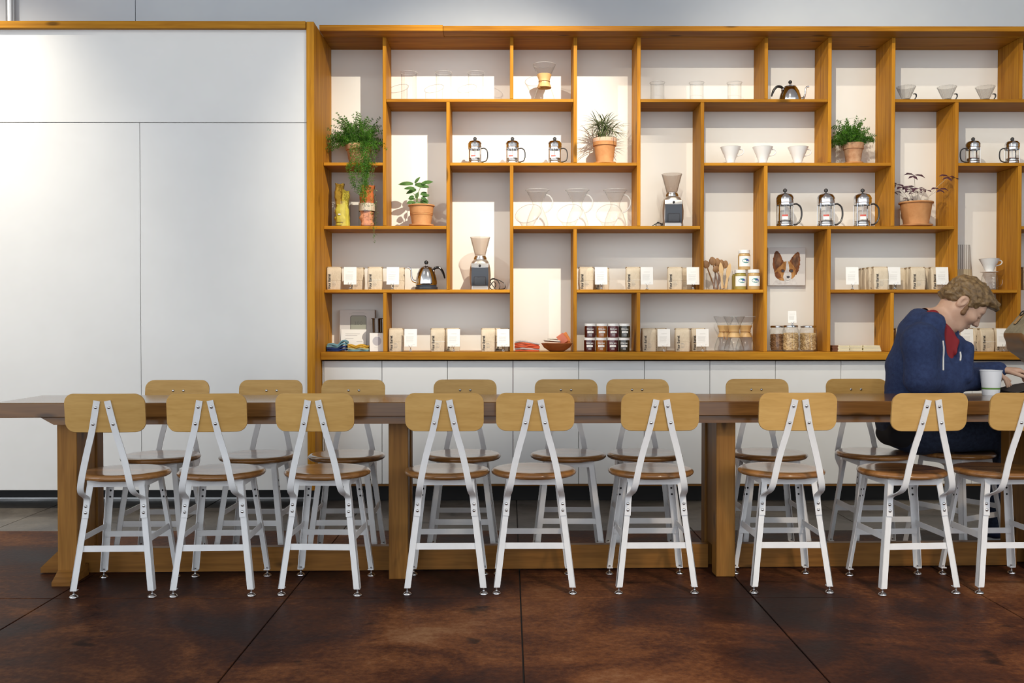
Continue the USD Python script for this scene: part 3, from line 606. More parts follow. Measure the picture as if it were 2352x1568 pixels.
# glass carafes with a handle
ca0 = None
for px, w in ((1234, 'left'), (1326, 'middle'), (1413, 'right')):
    l = f'clear glass hourglass carafe with glass handle, {w} of three'; D = 5.87; H = top(437, D) - S(3); s = H / 0.22
    if ca0: dup(ca0, spot_at(px, 3, D), 0, l); continue
    ca0 = thing('glass_carafe', l, 'glass carafe', spot_at(px, 3, D), 0, 'glass carafes in the middle row')
    prof = [(0, 0.003), (0.05, 0), (0.062, 0.004), (0.066, 0.016), (0.060, 0.045), (0.046, 0.085), (0.030, 0.118), (0.026, 0.132), (0.030, 0.148), (0.048, 0.185), (0.066, 0.2185), (0.072, 0.22), (0.0705, 0.2215), (0.0645, 0.2195), (0.046, 0.186), (0.028, 0.148), (0.024, 0.132), (0.028, 0.118), (0.044, 0.085), (0.058, 0.045), (0.064, 0.016), (0.060, 0.006), (0, 0.005)]
    obj('glass_body', glathe([(r * s, z * s) for r, z in prof], 44), 'clear_glass', ca0, smooth=40)
    obj('rim', torus(.0712 * s, .2208 * s, .0013), 'glass_rim', ca0)
    obj('handle', tube(curve([(0.052 * s, 0, 0.194 * s), (0.072 * s, 0, 0.187 * s), (0.090 * s, 0, 0.160 * s), (0.088 * s, 0, 0.128 * s), (0.070 * s, 0, 0.102 * s), (0.047 * s, 0, 0.088 * s)], 22), 0.0046 * s, 8), 'glass_rim', ca0)
# drippers
def make_dripper(name, label, loc, h, r, group, ribbed=False):
    t = thing(name, label, 'coffee dripper', loc, 0, group)
    if not ribbed:
        prof = [(0.012, 0.006), (0.020, 0.006), (0.024, 0.014), (0.030, 0.026), (0.033, 0.036), (0.035, 0.038), (0.041, 0.054), (0.044, 0.057), (0.050, 0.072), (0.0525, 0.075), (0.058, 0.088), (0.0600, 0.090), (0.0575, 0.0905), (0.024, 0.020), (0.012, 0.014), (0.012, 0.006)]
        obj('cone', lathe([(a * r / .06, z * h / .09) for a, z in prof], 40), 'ceramic', t, smooth=35)
        obj('saucer', lathe([(0.012, 0.0), (0.038, 0.0), (0.050, 0.0035), (0.051, 0.0055), (0.040, 0.0065), (0.012, 0.0068), (0.012, 0)], 40), 'ceramic', t, smooth=40)
        k = h / .09
        obj('handle', tube(curve([(0.050 * r / .06, 0, 0.078 * k), (0.069 * r / .06, 0, 0.079 * k), (0.078 * r / .06, 0, 0.068 * k), (0.068 * r / .06, 0, 0.053 * k), (0.040 * r / .06, 0, 0.044 * k)], 18), 0.0036, 8), 'ceramic', t)
    else:
        N = 72; R = []
        for z, q in ((0.010, .40), (0.02, .46), (0.045, .66), (0.07, .86), (0.088, 1.0)):
            a = np.linspace(0, 2 * PI, N, endpoint=False); rr = r * q * (1 + 0.035 * np.cos(a * 18))
            R.append(np.stack([rr * np.cos(a), rr * np.sin(a), np.full(N, z * h / .088)], 1))
        for q in R[::-1]: 
            w = q.copy(); w[:, :2] *= 0.955; R.append(w)
        obj('cone', loft(R, caps=False), 'dripper_glass', t, smooth=40)
        obj('base_ring', lathe([(0.010, 0), (0.030, 0), (0.032, 0.004), (0.026, 0.012), (0.018, 0.012), (0.010, 0)], 30), 'black_plastic', t)
        obj('handle', sweep(curve([(0.028, 0, 0.004), (0.044, 0, 0.003), (0.052, 0, 0.012), (0.063, 0, 0.030), (0.060, 0, 0.045), (0.046, 0, 0.046)], 18), [(-.005, -.0022), (.005, -.0022), (.005, .0022), (-.005, .0022)], wdir=(0, 1, 0)), 'black_plastic', t)
    return t
d0 = None
for px, w in ((1678, 'left'), (1752, 'middle'), (1833, 'right')):
    l = f'white ceramic cone dripper on saucer, {w} of three'; D = 5.85
    if d0: dup(d0, spot_at(px, 2, D), 0, l)
    else: d0 = make_dripper('ceramic_dripper', l, spot_at(px, 2, D), top(338, D) - S(2), 0.062, 'white ceramic drippers on the shelf')
g0 = None
for px, w in ((2081, 'left'), (2175, 'middle'), (2263, 'right')):
    l = f'ribbed glass dripper with black handle, {w} of three'; D = 5.84
    if g0: dup(g0, spot_at(px, 1, D), 0, l)
    else: g0 = make_dripper('glass_dripper', l, spot_at(px, 1, D), top(199, D) - S(1), 0.056, 'ribbed glass drippers on the top shelf', True)
# ceramic dripper standing on a glass server, at right
D = 5.86; x, y, z = spot_at(2273, 4, D); zs_ = top(626, D)
sv = thing('glass_server', 'round glass coffee server under the white dripper by the man\'s head', 'glass server', (x, y, z)); H = zs_ - z
obj('glass_body', glathe([(0, 0.002), (0.040, 0), (0.048, 0.006), (0.050, 0.03), (0.043, H - 0.022), (0.037, H - 0.012), (0.037, H - 0.002), (0.0355, H - 0.002), (0.0355, H - 0.012), (0.0415, H - 0.022), (0.048, 0.03), (0.046, 0.008), (0, 0.005)], 40), 'clear_glass', sv, smooth=40)
obj('handle', tube(curve([(0.040, 0, H - 0.02), (0.065, 0, H - 0.022), (0.080, 0, H * .55), (0.072, 0, H * .25), (0.050, 0, 0.022)], 18), 0.005, 8), 'clear_glass', sv)
obj('scale_marks', cat([box(-0.006 - 0.004 * (k % 2), 0.006, -0.0505 + 0.00 * k, -0.0490, 0.012 + k * H / 12, 0.0145 + k * H / 12) for k in range(8)]), 'paper_white', sv, smooth=False)
make_dripper('ceramic_dripper', 'white ceramic dripper standing on the glass server', (x - 0.002, y, zs_), top(594, D) - zs_, 0.060, None)

# french presses
def make_press(name, label, loc, h, r, group, side=1):
    t = thing(name, label, 'french press', loc, 0, group); k = h / 0.24; R = r
    zl = h * .62
    obj('glass_beaker', glathe([(0, 0.012), (R * .9, 0.012), (R * .94, 0.016), (R * .94, zl + 0.02), (R * .91, zl + 0.02), (R * .91, 0.018), (0, 0.016)], 36), 'clear_glass', t, smooth=40)
    lid = obj('lid', lathe([(0, zl), (R * .98, zl), (R * 1.04, zl + 0.003), (R * 1.02, zl + h * .10), (R * 1.06, zl + h * .105), (R * 1.06, zl + h * .12), (R * 1.0, zl + h * .16), (R * .84, zl + h * .215), (R * .5, zl + h * .25), (0.004, zl + h * .262), (0, zl + h * .262)], 40), 'chrome', t, smooth=30)
    obj('knob', cat([cyl(0.003, zl + h * .255, h - 0.016, 10), ball(0.0125 * (0.6 + 0.4 * k), (0, 0, h - 0.0115 * (0.6 + 0.4 * k)), 2)]), 'dark_handle', lid, smooth=60)
    F_ = [lathe([(R * .95, 0.010), (R * 1.0, 0.010), (R * 1.0, 0.018), (R * .95, 0.018), (R * .95, 0.010)], 36), lathe([(R * .95, zl - 0.012), (R * 1.01, zl - 0.012), (R * 1.01, zl), (R * .95, zl), (R * .95, zl - 0.012)], 36)]
    for a in (35, 145, 215, 325):
        c, s_ = math.cos(math.radians(a)), math.sin(math.radians(a))
        F_.append(sweep([(R * 1.03 * c, R * 1.03 * s_, 0.0), (R * 1.0 * c, R * 1.0 * s_, 0.010), (R * 1.0 * c, R * 1.0 * s_, zl - 0.002)], [(-.0035, -.001), (.0035, -.001), (.0035, .001), (-.0035, .001)], wdir=(-s_, c, 0)))
    obj('metal_frame', cat(F_), 'chrome', t, smooth=30)
    hp = [(side * R * 1.0, 0, zl - 0.006), (side * (R + 0.022 * k), 0, zl - 0.004), (side * (R + 0.046 * k), 0, zl - 0.025 * k), (side * (R + 0.052 * k), 0, zl * .52), (side * (R + 0.042 * k), 0, 0.040 * k), (side * (R + 0.020 * k), 0, 0.019), (side * R * 1.0, 0, 0.016)]
    obj('handle', sweep(curve(hp, 30), [(.007 * k * math.cos(a), .0052 * k * math.sin(a)) for a in np.linspace(0, 2 * PI, 10, endpoint=False)], wdir=(0, 1, 0)), 'dark_handle', t)
    obj('plunger', cat([cyl(0.0022, 0.03, zl, 8), cyl(R * .89, 0.024, 0.030, 28), lathe([(R * .7, 0.030), (R * .9, 0.038), (R * .88, 0.038), (R * .7, 0.032), (R * .7, .030)], 28)]), 'steel', t, smooth=30)
    lab = sweep([(R * .955 * math.sin(a), -R * .955 * math.cos(a), zl * .5) for a in np.linspace(-0.75, 0.25, 8)], [(-0.0001, -zl * .20), (.0006, -zl * .20), (.0006, zl * .20), (-0.0001, zl * .20)], wdir=None) if False else None
    a0 = np.linspace(-0.62, 0.10, 7); Vv = [(R * .955 * math.sin(a), -R * .955 * math.cos(a), z_) for z_ in (zl * .30, zl * .43, zl * .50) for a in a0]; n = 7
    mk = lambda j: trimesh.Trimesh(Vv, [f for i in range(n - 1) for f in ((j * n + i, j * n + i + 1, (j + 1) * n + i + 1), (j * n + i, (j + 1) * n + i + 1, (j + 1) * n + i))], process=False)
    obj('paper_label', mk(0), 'paper_white', t); obj('paper_label', mk(1), 'red_label', t)
    return t
plain('dark_handle', (0.035, 0.035, 0.037), 0.32)
p0 = None
for px, w in ((1091, 'left'), (1177, 'middle'), (1274, 'right')):
    l = f'small chrome french press, {w} of three beside the spiky plant'; D = 5.86
    if p0: dup(p0, spot_at(px, 2, D), 0, l)
    else: p0 = make_press('small_french_press', l, spot_at(px, 2, D), top(315, D) - S(2), 0.041, 'small french presses in the second row')
for px, w in ((2235, 'left one'), (2325, 'right one')):
    l = f'small chrome french press with handle at left, {w} at far right'
    dup(p0, spot_at(px, 2, 5.86), 180, l, 'small french presses at far right')
p1 = None
for px, w in ((1803, 'left'), (1897, 'middle'), (1981, 'right')):
    l = f'large chrome french press, {w} of three'; D = 5.86
    if p1: dup(p1, spot_at(px, 3, D), 0, l)
    else: p1 = make_press('large_french_press', l, spot_at(px, 3, D), top(433, D) - S(3), 0.051, 'large french presses in the third row')

# kettles
def make_kettle(label, loc, h, r, side, electric=False):
    t = thing('gooseneck_kettle', label, 'kettle', loc); zb_ = 0.0
    if electric:
        zb_ = 0.030
        obj('heating_base', cat([lathe([(0, 0), (r * 1.02, 0), (r * 1.06, 0.004), (r * 1.06, 0.016), (r * 1.0, 0.020), (0, 0.020)], 40), lathe([(0, 0.020), (r * .95, 0.020), (r * .97, 0.029), (0, 0.030)], 40)]), 'charcoal_plastic', t)
    H = h - zb_
    body = [(0, 0), (r * .96, 0), (r, 0.006), (r * 1.0, H * .12), (r * .95, H * .28), (r * .82, H * .48), (r * .64, H * .64), (r * .55, H * .68), (r * .52, H * .70), (0, H * .70)]
    obj('kettle_body', move(lathe(body, 44), (0, 0, zb_)), 'chrome', t, smooth=40)
    lid = obj('lid', move(lathe([(0, H * .69), (r * .53, H * .69), (r * .55, H * .705), (r * .45, H * .74), (r * .2, H * .775), (0.006, H * .79), (0.005, H * .84), (0, H * .84)], 36), (0, 0, zb_)), 'chrome', t, smooth=30)
    obj('knob', ball(H * .085, (0, 0, h - H * .085), 2), 'black_plastic', lid, smooth=60)
    s = side
    hd = curve([(s * r * .60, 0, zb_ + H * .60), (s * r * .88, 0, zb_ + H * .70), (s * r * 1.22, 0, zb_ + H * .70), (s * r * 1.52, 0, zb_ + H * .54), (s * r * 1.72, 0, zb_ + H * .27)], 26)
    obj('handle', sweep(hd, [(.010 * math.cos(a), .0075 * math.sin(a)) for a in np.linspace(0, 2 * PI, 10, endpoint=False)], wdir=(0, 1, 0), scale=np.interp(np.linspace(0, 1, 26), [0, .25, .8, 1], [.8, 1.1, 1.0, .6])), 'black_plastic', t)
    obj('handle_bracket', bev(s * r * .62 - .012, s * r * .62 + .012, -0.012, 0.012, zb_ + H * .46, zb_ + H * .63, 0.004), 'chrome', t)
    sp = curve([(-s * r * .86, 0, zb_ + H * .14), (-s * r * 1.22, 0, zb_ + H * .18), (-s * r * 1.38, 0, zb_ + H * .36), (-s * r * 1.40, 0, zb_ + H * .56), (-s * r * 1.50, 0, zb_ + H * .68), (-s * r * 1.74, 0, zb_ + H * .72)], 26)
    obj('spout', tube(sp, 0.0062, 10, np.interp(np.linspace(0, 1, 26), [0, .3, 1], [1.9, 1.0, .75])), 'chrome', t)
    return t
D = 5.86
make_kettle('chrome electric gooseneck kettle on a black base, beside two bags', spot_at(979, 4, D), top(598, D) - S(4), 0.066, 1, True)
make_kettle('shiny gooseneck kettle with black handle on the top shelf', spot_at(1815, 1, D), top(184, D) - S(1), 0.066, -1)

# coffee grinders
def make_grinder(label, loc, h, cord):
    t = thing('coffee_grinder', label, 'coffee grinder', loc); k = h / 0.335
    R = [(0, .118, .13, .014), (.012, .120, .132, .016), (.022, .120, .134, .02), (.05, .130, .142, .025), (.10, .133, .146, .03), (.135, .128, .142, .032), (.165, .116, .132, .035), (.185, .098, .118, .04), (.192, .084, .10, .04)]
    obj('body', loft([rring(w * k, d * k, r * k, z * k, 6) for z, w, d, r in R]), 'grinder_silver', t, smooth=40)
    fr = [rring(.106 * k, .010 * k, .003 * k, z * k, 4, 0, y * k) for z, y in ((.024, -.0635), (.05, -.0685), (.10, -.0715), (.137, -.0685))]
    obj('front_panel', loft(fr), 'charcoal_plastic', t, smooth=40)
    obj('grounds_bin', bev(-.038 * k, .038 * k, -.082 * k, -.055 * k, .026 * k, .082 * k, .004), 'smoky_plastic', t)
    obj('silver_band', loft([rring(.110 * k, .010 * k, .003 * k, z * k, 4, 0, y * k) for z, y in ((.139, -.0685), (.152, -.066), (.166, -.0605))]), 'steel', t)
    obj('switch', move(rot(lathe([(0, 0), (.007, 0), (.007, .006), (.004, .009), (0, .009)], 14), 90, (1, 0, 0)), (0, -.071 * k, .151 * k)), 'black_plastic', t)
    obj('collar', lathe([(0, .19 * k), (.042 * k, .19 * k), (.041 * k, .205 * k), (.036 * k, .212 * k), (.036 * k, .216 * k), (0, .216 * k)], 36), 'steel', t, smooth=40)
    obj('hopper', lathe([(0, .214 * k), (.034 * k, .214 * k), (.034 * k, .222 * k), (.062 * k, .330 * k), (.0645 * k, .335 * k), (.0615 * k, .335 * k), (.032 * k, .223 * k), (0, .220 * k)], 40), 'smoky_plastic', t, smooth=30)
    obj('cord', cat([tube(curve([(x_ * k, y_ * k, z_ * k) for x_, y_, z_ in c], 40), 0.0026 * k, 6) for c in cord]), 'black_plastic', t)
    return t
plain('grinder_silver', (0.52, 0.48, 0.44), 0.3, 0.85)
D = 5.875
cR = [[(.055, .03, .02), (.085, .03, .055), (.10, 0, .03), (.08, -.02, .004), (.06, -.01, .02), (.075, .01, .075), (.115, .02, .055), (.125, 0, .012), (.10, -.02, .004), (.062, 0, .06), (.10, .03, .07), (.15, .02, .045), (.158, 0, .012), (.12, -.01, .004)]]
make_grinder('silver and black coffee grinder with clear hopper, cord coiled at its right', spot_at(1103, 4, D), top(545, D) - S(4), cR)
cL = [[(-.055, .02, .015), (-.085, .01, .035), (-.10, 0, .012), (-.075, -.02, .004), (-.06, -.02, .02), (-.09, 0, .028), (-.125, .01, .006), (-.09, .02, .004)]]
make_grinder('silver and black coffee grinder with smoky hopper, right of the glass carafes', spot_at(1543, 3, D), top(400, D) - S(3), cL)

# ---------------------------------------------------------------- plants
def pot(t, r, h, kind, rim=True, saucer=True, m='terracotta', rings=False):
    z0 = 0.012 if saucer else 0.0
    p = [(0, z0), (r * .70, z0), (r * .72, z0 + 0.003)]
    if kind == 'classic': p += [(r * .90, h * .70), (r * .92, h * .72), (r * 1.0, h * .725), (r * 1.01, h * .74), (r * 1.03, h - 0.003), (r * 1.01, h), (r * .94, h), (r * .92, h * .9), (0, h * .9)]
    else:
        p += [(r * .84, h * .5)] + ([(r * .845, h * .52), (r * .875, h * .535), (r * .855, h * .55), (r * .885, h * .575), (r * .865, h * .6), (r * .895, h * .62), (r * .875, h * .645)] if rings else []) + [(r * .94, h * .93), (r * .95, h * .935), (r * 1.02, h * .94), (r * 1.03, h - 0.004), (r * 1.0, h), (r * .92, h), (r * .90, h * .9), (0, h * .9)]
    obj('pot', lathe(p, 40), m, t, smooth=40)
    if saucer: obj('saucer', lathe([(0, 0), (r * .78, 0), (r * .96, 0.009), (r * .98, 0.016), (r * .95, 0.017), (r * .80, 0.011), (0, 0.011)], 40), 'terracotta', t, smooth=40)
    obj('soil', lathe([(0, h * .905), (r * .5, h * .92), (r * .89, h * .905)], 20), 'soil', t)
def needle_fronds(rng, base, n, length, up_, spread, droop, tri=9, side=None, w=0.0011):
    """Feathery stems: arching curves set with tiny needles."""
    V, Fc, stems = [], [], []
    for i in range(n):
        a = rng.uniform(0, 2 * PI) if side is None else rng.normal(side, 0.5); L = length * rng.uniform(.55, 1.1); el = rng.uniform(*up_)
        d = np.array([math.cos(a) * math.cos(el), math.sin(a) * math.cos(el) * .6, math.sin(el)]); P = np.array(base) + np.append(rng.normal(0, spread, 2), 0); pts = [P.copy()]
        for s in range(14):
            d = d + np.array([0, 0, -droop * (s / 14)]); d /= np.linalg.norm(d); P = P + d * L / 14; P[1] = min(P[1], 0.10); pts.append(P.copy())
        stems.append(np.array(pts))
        for s in range(2, 15):
            p, d_ = pts[s], pts[s] - pts[s - 1]; d_ = d_ / np.linalg.norm(d_)
            for q in range(3):
                b = rng.normal(0, 1, 3); b -= d_ * (b @ d_); b /= np.linalg.norm(b); bl = 0.026 * rng.uniform(.5, 1.1) * (1.1 - s / 18); tip = p + (b * .85 + d_ * .5) * bl
                for u in np.linspace(.25, 1, tri // 2):
                    c = p + (tip - p) * u
                    for _ in range(2):
                        e = rng.normal(0, 1, 3); e /= np.linalg.norm(e); e = e * .9 + (tip - p) / bl * .5; e2 = np.cross(e, rng.normal(0, 1, 3)); e2 /= np.linalg.norm(e2); k = len(V); ln = 0.0075 * rng.uniform(.6, 1.2)
                        V += [c - e2 * w, c + e2 * w, c + e * ln]; Fc.append((k, k + 1, k + 2))
    return trimesh.Trimesh(np.array(V), Fc, process=False), stems
def stems_mesh(st, r=0.0009): return cat([tube(s, r, 4, np.linspace(1, .5, len(s))) for s in st])
rng = np.random.default_rng(11)
D = 5.90; t = thing('asparagus_fern', 'feathery green fern trailing down from a terracotta pot at the far left', 'potted plant', spot_at(823, 2, D))
ph = top(333, D) - S(2); pot(t, 0.076, ph, 'classic', saucer=False, m='terracotta_aged')
m1, s1 = needle_fronds(rng, (-0.01, -0.01, ph * .9), 85, 0.20, (0.4, 1.5), 0.02, 0.12, w=0.0016); m2, s2 = needle_fronds(rng, (-0.02, -0.02, ph * .95), 18, 0.20, (0.1, 0.8), 0.02, 0.16, side=PI, w=0.0016); m3, s3 = needle_fronds(rng, (0.03, -0.04, ph * .95), 16, 0.15, (0.1, 0.8), 0.02, 0.30, side=-0.8, w=0.0016)
for m_ in (m1, m2): m_.vertices[:, 0] = np.clip(m_.vertices[:, 0], -0.205, 0.145)
# trailing vines hanging over the shelf front
V4 = []; vs = []
for x0, L, wv in ((0.055, 0.27, .8), (0.035, 0.23, 1.3), (0.07, 0.22, .5), (0.01, 0.20, 1.0), (-0.02, 0.17, 1.6), (0.085, 0.20, .9), (0.05, 0.25, 2.), (0.115, 0.46, 2.2), (0.105, 0.50, 1.4), (0.062, 0.19, 2.6)):
    yf = P1 - D - 0.012 - 0.008 * rng.random(); pts = [(x0 * .4, -0.05, ph * .98), (x0 * .8, yf * .7, ph * 1.0), (x0, yf, ph * .55), (x0 * 1.05 + .006 * math.sin(wv), yf - .004, 0.0)]
    pts += [(x0 + 0.014 * math.sin(wv * 2 + q * 5), yf - 0.003, ph * .0 - L * q + 0.02) for q in (.3, .65, 1)]; c = curve(pts, 30); vs.append(c)
    for i in range(6, 30):
        dens = 15 if L < .4 else 4
        for _ in range(dens):
            e0 = rng.normal(0, 1, 3) * [1, .4, 1]; e0 /= np.linalg.norm(e0); cc = c[i] + e0 * 0.018 * rng.random()
            for _ in range(2):
                e = rng.normal(0, 1, 3); e /= np.linalg.norm(e); e2 = np.cross(e, rng.normal(0, 1, 3)); e2 /= np.linalg.norm(e2); V4 += [cc - e2 * .0016, cc + e2 * .0016, cc + e * .010 + e0 * .004]
m4 = trimesh.Trimesh(np.array(V4), np.arange(len(V4)).reshape(-1, 3), process=False); m4.vertices[:, 0] = np.clip(m4.vertices[:, 0], -.2, .147)
for m_ in (m1, m2, m3): m_.vertices[:, 2] = np.maximum(m_.vertices[:, 2], .002 + .012 * rng.random(len(m_.vertices)) * (m_.vertices[:, 2] < .002))
obj('fern_foliage', cat([m1, m2, m3, m4]), 'fern_green', t, smooth=False, kind='stuff'); obj('stems', stems_mesh(s1 + s2 + s3 + vs), 'stem_green', t, kind='stuff')
D = 5.88; t = thing('bushy_fern', 'bushy dark green fern in an aged terracotta pot below the top shelf', 'potted plant', spot_at(1960, 2, D))
ph = top(329, D) - S(2); pot(t, 0.060, ph, 'classic', m='terracotta_aged')
m1, s1 = needle_fronds(rng, (-0.015, 0, ph * .85), 95, 0.165, (0.45, 1.5), 0.018, 0.16, w=0.0016); m2, s2 = needle_fronds(rng, (-0.02, 0, ph), 14, 0.15, (0.0, 0.6), 0.02, 0.10, side=PI + .2); m1.vertices[:, 0] = np.clip(m1.vertices[:, 0], -.14, .12)
m2.vertices[:, 0] = np.clip(m2.vertices[:, 0], -.14, .12)
for m_ in (m1, m2): m_.vertices[:, 2] = np.maximum(m_.vertices[:, 2], .002)
obj('fern_foliage', cat([m1, m2]), 'fern_green', t, smooth=False, kind='stuff'); obj('stems', stems_mesh(s1 + s2 + [curve([(0, 0, ph), (.03, 0, .25), (.01, -.02, .285), (-.06, -.02, .275), (-.12, -.02, .265)], 20)]), 'stem_green', t, kind='stuff')
def blade(base, d, L, w, bend, n=7, up_=np.array([0, 0, 1.0]), fold=0.15):
    """A pointed leaf: arching midrib with a shallow fold."""
    d = np.array(d, float); d /= np.linalg.norm(d); P = np.array(base, float); s = np.cross(d, up_); s /= max(np.linalg.norm(s), 1e-6); V, Fc = [], []
    for i in range(n):
        u = i / (n - 1); wd = w * math.sin(PI * min(1, 0.12 + u * .88)) ** .8 if u < 1 else 0.0003
        nn = np.cross(s, d); V += [P - s * wd / 2 + nn * wd * fold, P, P + s * wd / 2 + nn * wd * fold]
        d = d - up_ * bend / n; d /= np.linalg.norm(d); P = P + d * L / (n - 1)
    for i in range(n - 1):
        for j in (0, 1): a = i * 3 + j; Fc += [(a, a + 1, a + 4), (a, a + 4, a + 3)]
    return trimesh.Trimesh(np.array(V), Fc, process=False)
D = 5.885; t = thing('spiky_plant', 'spiky plant with thin arching grey-green leaves in a white-rimmed terracotta pot', 'potted plant', spot_at(1389, 2, D))
ph = top(319, D) - S(2); pot(t, 0.071, ph, 'classic'); obj('chalky_rim', lathe([(0.0728, ph * .86), (0.0738, ph * .9), (0.0742, ph - .004), (0.0722, ph + .0006), (0.067, ph + .0006)], 40), 'terracotta_rim', t)
L_ = []; st = []
for i in range(16):
    a, rr = rng.uniform(0, 2 * PI), rng.uniform(0, .035); b = np.array([rr * math.cos(a), rr * math.sin(a), ph * .9]); hgt = rng.uniform(.03, .13); tip = b + [rr * .8 * math.cos(a), rr * .8 * math.sin(a), hgt]; st.append(np.linspace(b, tip, 4))
    for j in range(11):
        a2 = rng.uniform(0, 2 * PI); e = rng.uniform(0.0, 1.15); L_.append(blade(tip - [0, 0, rng.uniform(0, .03)], (math.cos(a2) * math.cos(e), math.sin(a2) * math.cos(e) * .6, math.sin(e)), rng.uniform(.08, .145), 0.0058, rng.uniform(.6, 1.7), 7))
ml = cat(L_); ml.vertices[:, 0] = np.clip(ml.vertices[:, 0], -.16, .16); ml.vertices[:, 1] = np.clip(ml.vertices[:, 1], -.12, .135)
obj('leaf_blades', ml, 'grey_green', t, smooth=True, kind='stuff'); obj('stems', stems_mesh(st, .002), 'stem_green', t)
D = 5.87; t = thing('broadleaf_plant', 'small broad-leaved green plant in a ringed terracotta pot on saucer', 'potted plant', spot_at(968, 3, D))
ph = top(471, D) - S(3); pot(t, 0.079, ph, 'ring', rings=True); k = 1 / 376.0
def P_(px, py): return np.array([(px - 968) * k, 0, (520 - py) * k])
st = [curve([P_(958, 472), P_(959, 455), P_(961, 440), P_(966, 428)], 8), curve([P_(958, 468), P_(955, 450), P_(950, 442)], 6), curve([P_(961, 470), P_(968, 456), P_(972, 446)], 6)]
lv = [((948, 420), (-1, .1), 30, 13), ((953, 418), (.7, .8), 16, 8), ((968, 419), (1, .25), 24, 12), ((953, 421), (1, -.12), 27, 15), ((952, 430), (-1, -.05), 21, 10), ((955, 432), (-.9, -.35), 22, 12), ((973, 425), (1, -.15), 12, 8), ((966, 440), (1, .1), 13, 7), ((966, 443), (1, -.2), 18, 10), ((972, 450), (.9, .35), 14, 9),
      ((950, 448), (-.9, -.4), 12, 9), ((952, 455), (-1, .2), 14, 9), ((950, 462), (-1, -.15), 14, 11), ((958, 462), (.2, -.6), 14, 14), ((965, 462), (1, .3), 16, 12), ((968, 452), (1, -.5), 18, 9), ((966, 466), (1, -.05), 14, 9), ((955, 452), (.3, .9), 13, 9), ((972, 460), (.9, -.5), 12, 8), ((956, 467), (-.6, .3), 13, 10)]
for (px, py), (dx, dz), L, w in lv:
    b = P_(px, py); b[1] = rng.uniform(-.02, .03); obj('leaf', blade(b, (dx, rng.uniform(-.35, .2), dz), L * k * 1.15, w * k * 1.1, rng.uniform(.1, .4), 8, up_=np.array([0, -.75, .66]), fold=.1), 'leaf_green', t, smooth=True)
obj('stems', stems_mesh(st, .003), 'stem_green', t)
D = 5.875; t = thing('purple_shamrock', 'purple-leaved plant on thin stems in a large smooth terracotta pot', 'potted plant', spot_at(2104, 3, D))
ph = top(464, D) - S(3); pot(t, 0.099, ph, 'plain')
def Q_(px, py): return np.array([(px - 2104) * k, 0, (520.5 - py) * k])
for px, py, sz, y in ((2096, 401, 19, -.02), (2058, 421, 15, .0), (2072, 430, 15, -.03), (2092, 427, 17, .02), (2148, 435, 16, -.06), (2164, 408, 18, -.085), (2104, 433, 11, -.05), (2114, 436, 7, .03), (2082, 441, 10, -.05), (2062, 436, 12, .04), (2094, 452, 11, .05), (2134, 432, 10, .04)):
    tip = Q_(px, py); tip[1] = y; sp_ = obj('stem', tube(curve([Q_(2104 + (px - 2104) * .25, 466) + [0, y * .3, 0], (Q_(2104 + (px - 2104) * .55, (466 + py) / 2) + [0, y * .6, 0]), tip], 8), 0.0011, 5), 'stem_pale', t)
    a0 = rng.uniform(0, 2 * PI)
    for q in range(3):
        a = a0 + q * 2 * PI / 3; d = np.array([math.cos(a), math.sin(a) * .8, 0.10 + .42 * math.sin(a)]); d /= np.linalg.norm(d); s_ = np.cross(d, [0, -.45, .9]); L = sz * k * 1.1
        V = [tip, tip + d * L * .55 + s_ * L * .35 - [0, 0, .003], tip + d * L * 1.0 + s_ * L * .52 - [0, 0, L * .28], tip + d * L * .9 - [0, 0, L * .05], tip + d * L * 1.0 - s_ * L * .52 - [0, 0, L * .28], tip + d * L * .55 - s_ * L * .35 - [0, 0, .003]]
        obj('leaf', trimesh.Trimesh(np.array(V), [(0, 1, 3), (1, 2, 3), (0, 3, 5), (5, 3, 4)], process=False), 'purple_leaf', t, smooth=False)
# jam jars, two layers of four
def make_jam(label, loc, m, flavour, h=0.084, r=0.0335):
    t = thing('jam_jar', label, 'jam jar', loc, 0, None)
    obj('jar', lathe([(0, 0), (r * .93, 0), (r, 0.004), (r, h * .78), (r * .94, h * .84), (0, h * .84)], 32), m, t, smooth=40)
    obj('lid', lathe([(0, h * .82), (r * .99, h * .82), (r * 1.0, h * .84), (r * 1.0, h * .98), (r * .97, h), (0, h)], 32), 'ceramic', t, smooth=30)
    def wrap(mesh):
        v = mesh.vertices.copy(); a = v[:, 0] / r; rr = r + 0.0004 - (v[:, 1]); mesh = mesh.copy(); mesh.vertices = np.stack([rr * np.sin(a), -rr * np.cos(a), v[:, 2]], 1); return mesh
    tx = upright(text('INNA jam', 0.0085, 0.0004, True)); tx.vertices[:, 0] -= (tx.bounds[0][0] + tx.bounds[1][0]) / 2; tx.vertices[:, 0] *= 0.85
    obj('lettering', wrap(move(tx, (-0.002, 0, h * .56))), 'paper_white', t, smooth=False)
    lb = cat([box(a, a + .0055, -0.0005, 0, h * .32, h * .47) for a in np.arange(-0.0205, 0.014, 0.0055)]); obj('paper_label', wrap(lb), 'paper_white', t, smooth=False)
    obj('small_print', wrap(cat([bars([(-0.011, 0.0, h * .37), (0.0, 0.008, h * .37)], 0.002, 0.0009)])), 'print_grey', t, smooth=False)
    obj('small_print', wrap(cat([bars([(-0.010, 0.0, h * .17), (0.0, 0.009, h * .17)], 0.003)])), 'paper_white', t, smooth=False)
for n_, c in (('dark_red', (0.055, 0.005, 0.005)), ('amber', (0.28, 0.085, 0.005)), ('berry', (0.085, 0.008, 0.010)), ('dark_green', (0.030, 0.024, 0.012))): plain('jam_' + n_, c, 0.10, specular_ior_level=0.6, coat_weight=0.6)
D = 5.80
